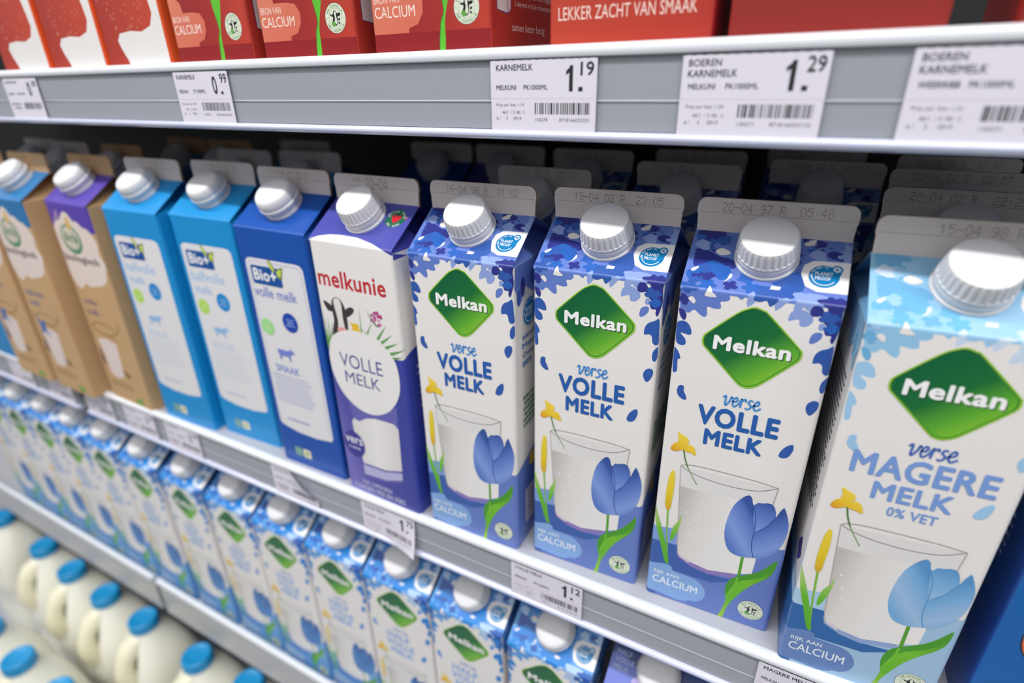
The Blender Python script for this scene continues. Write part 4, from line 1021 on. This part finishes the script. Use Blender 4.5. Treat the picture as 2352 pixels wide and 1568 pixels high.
# ------------------------------------------------------------------ top shelf
ZT = .3056
def top(me, x, y, yaw, label, group=None):
    return carton(me, F_OLD, True, x, y, ZT, yaw, label, 'carton', group)
top(A_SWIRL, -.5790, .0030, 0, 'red and white swirl carton at the left end of the top shelf')
top(A_SWIRL, -.5025, .0030, 0, 'red and white swirl carton, middle of the three swirl cartons')
top(A_SWIRL, -.4285, .0030, 0, 'red and white swirl carton next to the red calcium cartons')
top(A_KARN, -.3500, .0030, 0, 'red buttermilk carton with salmon calcium splash, next to the white swirl')
top(A_KARN, -.2705, .0030, .02, 'red buttermilk carton with salmon calcium splash, in the middle of three')
top(A_KARN, -.1880, .0030, 0, 'red buttermilk carton whose printed right side is in view')
top(A_LEKK, -.0885, .0030, 0, 'orange-red carton reading LEKKER ZACHT VAN SMAAK')
top(A_PLAIN, -.0130, .0030, .0, 'plain dark red carton above the 1.29 price tag')
top(A_PLAIN, .0790, .0300, .0, 'dark red carton in shadow at the right end of the top shelf')

# ------------------------------------------------------------------ lower shelf
LOW = 'half-fat milk cartons in a row on the lower shelf'
ZL = -.310
xs = [(-.123, 0), (-.199, .01), (-.272, .02), (-.346, .0), (-.419, .01), (-.494, .0), (-.573, -.01), (-.654, .0), (-.732, .0), (-.803, .01), (-.874, .0), (-.946, .0), (-1.018, .0)]
ORD = ['nearest', 'second nearest', 'third nearest', 'fourth nearest', 'fifth nearest', 'sixth nearest', 'seventh nearest', 'eighth nearest', 'ninth nearest', 'tenth nearest', 'eleventh nearest', 'twelfth nearest', 'farthest']
proto = None
for i, (x, yaw) in enumerate(xs):
    lab = 'blue and white tulip carton on the lower shelf, %s of its row' % ORD[i]
    if i == 0: lab = 'blue and white tulip carton on the lower shelf, nearest of its row'
    if proto is None:
        proto = carton(A_HALF, F_OLD, False, x, .0085, ZL, yaw, lab, 'milk carton', LOW)
    else:
        dup(proto, (x + .035, .0435 + random.uniform(0, .002), ZL), yaw, lab, LOW)
carton(A_DARK, F_OLD, False, -.0440, .0100, ZL, .0, 'dark blue carton with violet bloom on the lower shelf, at its right end')

# ------------------------------------------------------------------ price tags
def price_tag(x, z_top, label, words, wdt=.0522, h=.0312, bend=None, y=-.0036):
    t = empty('price_tag', (x, y, z_top - h)); tag(t, label, 'price tag', 'price tags on the top rail' if z_top > .2 else 'price tags on the middle rail')
    NX, NZ = 26, 16
    def place(u, v):       # mm on the paper, v from the foot; returns local position of the paper surface
        p = Vector((u * 1e-3, 0, v * 1e-3))
        return bend(p) if bend else p
    mb = MB(); vs = []; fs = []
    for lay in (0, 1):
        for j in range(NZ + 1):
            for i in range(NX + 1):
                u, v = wdt * 1e3 * i / NX, h * 1e3 * j / NZ
                if j in (0, NZ): v += .12 * (1 if i % 2 else -1)
                p = place(u, v); vs.append((p.x, p.y + .0002 * lay, p.z))
    n = (NX + 1) * (NZ + 1)
    for j in range(NZ):
        for i in range(NX):
            a = j * (NX + 1) + i
            fs += [(a, a + 1, a + NX + 2, a + NX + 1), (n + a, n + a + NX + 1, n + a + NX + 2, n + a + 1)]
    rim = [i for i in range(NX + 1)] + [j * (NX + 1) + NX for j in range(1, NZ + 1)] + [NZ * (NX + 1) + i for i in range(NX - 1, -1, -1)] + [j * (NX + 1) for j in range(NZ - 1, 0, -1)]
    for a, b in zip(rim, rim[1:] + rim[:1]): fs.append((a, b, n + b, n + a))
    mb.add(vs, fs, M_TAG)
    def put(ts, m, off=.00004):
        vv, ff = [], []
        for q in ts:
            o = len(vv)
            for (u, v) in q:
                p = place(u, v); vv.append((p.x, p.y - off, p.z))
            ff.append(tuple(range(o, o + len(q))))
        mb.add(vv, ff, m)
    H = h * 1e3
    for it in words:
        if it[0] == 't':
            _, s, u0, v0, u1, v1, m, bold = it
            ts, x0, y0, x1, y1 = glyphs(s, bold)
            kx, ky = (u1 - u0) / (x1 - x0), (v1 - v0) / (y1 - y0)
            for gi, g in enumerate(ts):
                put([[(u0 + (p[0] - x0) * kx, H - v1 + (p[1] - y0) * ky) for p in q] for q in g], m, .00004 + gi * 3e-6)
        elif it[0] == 'one':      # the tall price figure 1
            x, y0, y1 = it[1:4]
            put([[(x + 1.5, H - y1), (x + 3.3, H - y1), (x + 3.3, H - y0), (x + 1.9, H - y0)], [(x + 1.5, H - y1), (x + 1.9, H - y0), (x + 1.5, H - y0 - 1.0)], [(x + 1.5, H - y0 - 1.0), (x, H - y0 - 2.2), (x, H - y0 - 3.9), (x + 1.5, H - y0 - 2.9)]], M_TAGINK)
        elif it[0] == 'r':
            _, u0, v0, u1, v1, m = it
            put([[(u0, H - v1), (u1, H - v1), (u1, H - v0), (u0, H - v0)]], m)
    mb.build('tag_paper', t)
    return t
RND = random.Random(5)
def barcode(u0, v0, u1, v1):
    out = []; u = u0
    while u < u1:
        w_ = RND.choice((.3, .45, .6, .9)); out.append(('r', u, v0, min(u + w_, u1), v1, M_TAGINK)); u += w_ + RND.choice((.3, .4, .6, .8))
    return out
PINK = mat((222, 170, 186), .6, 'tag_red_rule')
def words(name, brand, pack, euro, cents, fine, nums, two=None):
    w_ = []
    if name:
        L = len(name)
        if two:
            w_ += [('t', two, 2.4, 1.4, 2.4 + 2.05 * len(two), 4.0, M_TAGINK, .014), ('t', name, 2.4, 5.2, 2.4 + 2.05 * L, 7.8, M_TAGINK, .014)]
        else:
            w_.append(('t', name, 3.0, 1.6, 3.0 + 2.08 * L, 4.2, M_TAGINK, .014))
    if brand: w_.append(('t', brand, 2.9, 10.1, 2.9 + 1.48 * len(brand), 12.2, M_TAGINK, .015))
    if pack: w_.append(('t', pack, 17.1, 10.1, 17.1 + 1.5 * len(pack), 12.2, M_TAGINK, .01))
    if euro: w_ += [('one', 37.9, 2.6, 13.0) if euro == '1' else ('t', euro, 36.8, 2.6, 41.0, 13.0, M_TAGINK, .02), ('r', 43.8, 11.2, 45.8, 13.0, M_TAGINK)]
    if cents: w_.append(('t', cents, 44.6, 1.3, 50.8, 6.8, M_TAGINK, .018))
    u = 0.5
    while u < 51.5:
        w_.append(('r', u, 15.7, u + .7, 15.9, PINK)); u += 1.2
    if fine:
        for s, u0, v0, u1, v1 in fine: w_.append(('t', s, u0, v0, u1, v1, M_TAGGREY, 0))
    if nums:
        w_ += [('t', nums[0], 23.2, 24.0, 29.2, 25.4, M_TAGGREY, 0), ('t', nums[1], 35.0, 24.0, 49.2, 25.4, M_TAGGREY, 0)]
    return w_ + barcode(22.8, 17.6, 49.2, 22.4)
def fine(price):
    return [('Prijs per liter %s' % price, 2.8, 17.8, 17.2, 19.5), ('46/1  / 3 /40  /1', 5.7, 21.0, 17.6, 22.4), ('6 /     3     0919', 2.7, 23.6, 15.8, 25.1)]
def smudge(s0):
    """print too blurred to read"""
    r_ = random.Random(s0); out = []
    for v, u0, u1, m in ((2, 3, 22, M_TAGGREY), (10.5, 3, 13, M_TAGGREY), (10.5, 17, 29, M_TAGGREY), (18.2, 3, 17, M_TAGGREY), (21, 6, 17, M_TAGGREY)):
        u = u0
        while u < u1:
            k = 1 + r_.random() * 1.6; out.append(('r', u, v, min(u + k, u1), v + 1.3, m)); u += k + .6
    out += [('r', 38.2, 3, 40.4, 12.6, M_TAGGREY), ('r', 45, 2, 47, 6, M_TAGGREY), ('r', 48, 2, 50, 6, M_TAGGREY)]
    return out + barcode(22.8, 17.6, 49.2, 22.4)
price_tag(-.1150, .3012, 'white price tag reading KARNEMELK 1.19', words('KARNEMELK', 'MELKUNI', 'PK1000ML', '1', '19', fine('1.19'), ('130278', '8718166032255')))
price_tag(-.0272, .3008, 'white price tag reading BOEREN KARNEMELK 1.29', words('KARNEMELK', 'MELKUNI', 'PK1000ML', '1', '29', fine('1.29'), ('130271', '8718166032132'), 'BOEREN'))
price_tag(.0494, .3006, 'blurred white price tag at the right edge of the top rail', words('KARNEMELK', 'WEERRIBB', 'PK1000ML', '', '', fine('1.21'), ('130271', '8718166032132'), 'BOEREN'))
price_tag(-.3508, .3010, 'white price tag reading 0.99 under the red cartons', words('KARNEMELK', 'MELKAN', 'ST1000ML', '0', '99', fine('0.99'), ('130276', '8718166032296')))
price_tag(-.5750, .3006, 'white price tag at the left end of the top rail', [('t', '0', 36.4, 2.6, 41.2, 13.0, M_TAGINK, .03)] + [q for q in smudge(3) if not (q[0] == 'r' and 38 < q[1] < 38.5)])
def curl_corner(p):
    k = max(0.0, (p.x - .018) / .034) * max(0.0, 1.0 - p.z / .034)
    return Vector((p.x + .001 * k, p.y - .0055 * k * k - .0012 * k, p.z - .0004 * k))
def pull_top(p):
    k = max(0.0, (p.x - .022) / .030) * max(0.0, (p.z - .012) / .019)
    return Vector((p.x, p.y - .010 * k, p.z - .006 * k))
ZM = -.0052
price_tag(-.1105, ZM, 'white price tag reading VOLLE MELK 1.12 on the middle shelf', words('VOLLE MELK', 'MELKAN', 'PK1000ML', '1', '12', fine('1.12'), ('130211', '8718166032104')))
price_tag(-.2450, ZM, 'white price tag reading 1.75 with its lower corner curling out', words('VOLLE MELK', 'MELKUNI', 'PK1000ML', '1', '75', fine('1.75'), ('130254', '8718166032174')), bend=curl_corner)
price_tag(-.3470, ZM, 'white price tag bent at its top corner under the dark blue carton', smudge(8), bend=pull_top)
price_tag(.0478, ZM, 'price tag reading MAGERE MELK at the bottom edge', words('MAGERE MELK', 'MELKAN', 'PK1000ML', '1', '02', fine('1.02'), ('130212', '8718166032111')))
for i, (x, lab) in enumerate(((-.4990, 'lilac price tag under the pair of bright blue cartons'), (-.5680, 'lilac price tag under the purple-topped brown carton'), (-.6440, 'lilac price tag just right of the gap in the middle shelf'), (-.7235, 'lilac price tag just left of the gap in the middle shelf'), (-.8100, 'lilac price tag at the far left end of the middle shelf'))):
    price_tag(x, ZM, lab, smudge(20 + i))

# ------------------------------------------------------------------ milk jugs on the lowest shelf
M_JUG = mat((240, 239, 226), .3, 'milky_jug_plastic', sss=.3)
M_JUGCAP = mat((28, 148, 208), .35, 'blue_jug_cap')
def jug_meshes():
    b = MB(); N = 40; rings = []
    #        z     half w  half d  round  pushed-in front
    prof = [(0.000, .040, .044, 3.5, 0), (.004, .0445, .049, 3.8, 0), (.020, .0462, .0508, 4, 0), (.060, .0462, .0508, 4, 0), (.064, .0452, .0498, 4, 0), (.105, .0452, .0498, 4, 0), (.109, .0462, .0508, 4, 0), (.128, .0462, .0508, 4, 0), (.140, .0458, .0500, 3.8, .004), (.155, .0450, .0485, 3.4, .014), (.170, .0430, .0460, 3.0, .018), (.184, .0395, .0420, 2.7, .018), (.197, .0345, .0365, 2.4, .014), (.208, .0285, .0300, 2.2, .008), (.217, .0225, .0232, 2.0, .003), (.223, .0188, .0190, 2.0, 0), (.226, .0178, .0178, 2, 0), (.231, .0178, .0178, 2, 0)]
    for z, hw, hd, e, push in prof:
        r = []
        for k in range(N):
            a = 2 * math.pi * k / N; c, s = math.cos(a), math.sin(a)
            x = math.copysign(abs(c) ** (2 / e), c) * hw * (1.035 if z < .19 else 1.0); y = math.copysign(abs(s) ** (2 / e), s) * hd
            if s < 0: y += push * max(0, 1 - (x / (hw * .62)) ** 2) * 1.0 if abs(x) < hw * .62 else 0
            r.append((x, y, z))
        rings.append(r)
    b.rings(rings, M_JUG)
    body = b.mesh('jug_body', 50)
    h = MB(); path = [(-.014, .212), (-.027, .206), (-.037, .196), (-.0425, .183), (-.044, .167), (-.0435, .151), (-.041, .138), (-.036, .128)]
    hr = []
    for i, (y, z) in enumerate(path):
        a, c = path[max(0, i - 1)], path[min(len(path) - 1, i + 1)]
        ty, tz = c[0] - a[0], c[1] - a[1]; L = math.hypot(ty, tz); ny, nz = -tz / L, ty / L
        r0 = .0125 + .002 * math.sin(i * 1.9)
        hr.append([(r0 * 1.15 * math.cos(t), y + ny * r0 * math.sin(t), z + nz * r0 * math.sin(t)) for t in [2 * math.pi * k / 16 for k in range(16)]])
    h.rings(hr, mat((240, 235, 208), .28, 'jug_handle_plastic', sss=.3))
    handle = h.mesh('handle', 60)
    c = MB(); n = 72
    def circ(r, z, d=0): return [((r - (d if (k // 2) % 2 else 0)) * math.cos(2 * math.pi * k / n), (r - (d if (k // 2) % 2 else 0)) * math.sin(2 * math.pi * k / n), z) for k in range(n)]
    c.rings([circ(.0192, .2255), circ(.0196, .2265), circ(.0196, .2285, .0003), circ(.0192, .2375, .0003), circ(.0184, .2402), circ(.0168, .2412), circ(.0150, .2410), circ(.0132, .2398), circ(.0040, .2396)], M_JUGCAP)
    return body, handle, c.mesh('jug_cap', 35)
JB, JH, JC = jug_meshes()
jugs = [(-.719, -.008, 'milk jug with blue cap, right end of the tight group under the lower shelf'), (-.815, -.008, 'milk jug with blue cap, second from the right of the tight group'), (-.913, -.006, 'milk jug with blue cap, third from the right of the tight group'), (-1.012, .000, 'milk jug with blue cap, left end of the tight group'), (-.596, -.009, 'milk jug with blue cap, set apart right of the tight group'), (-.502, -.002, 'milk jug with blue cap at the bottom edge, farthest right'), (-.905, -.121, 'front row milk jug at the left edge, its blue cap cut by the frame'), (-.808, -.124, 'front row milk jug with blue cap near the lower left corner'), (-.711, -.124, 'front row milk jug whose blue cap touches the bottom edge'), (-1.160, .002, 'shaded milk jug at the far left, its dark blue cap cut by the frame')]
ZJ = -.640
jp = None
for x, y, lab in jugs:
    if jp is None:
        jp = empty('milk_jug', (x, y, ZJ + .0005)); tag(jp, lab, 'milk jug', 'milk jugs with blue caps on the lowest shelf')
        link('jug_body', JB, jp); link('handle', JH, jp); link('jug_cap', JC, jp)
    else:
        dup(jp, (x, y, ZJ + .0005), random.uniform(-.05, .05), lab, 'milk jugs with blue caps on the lowest shelf')
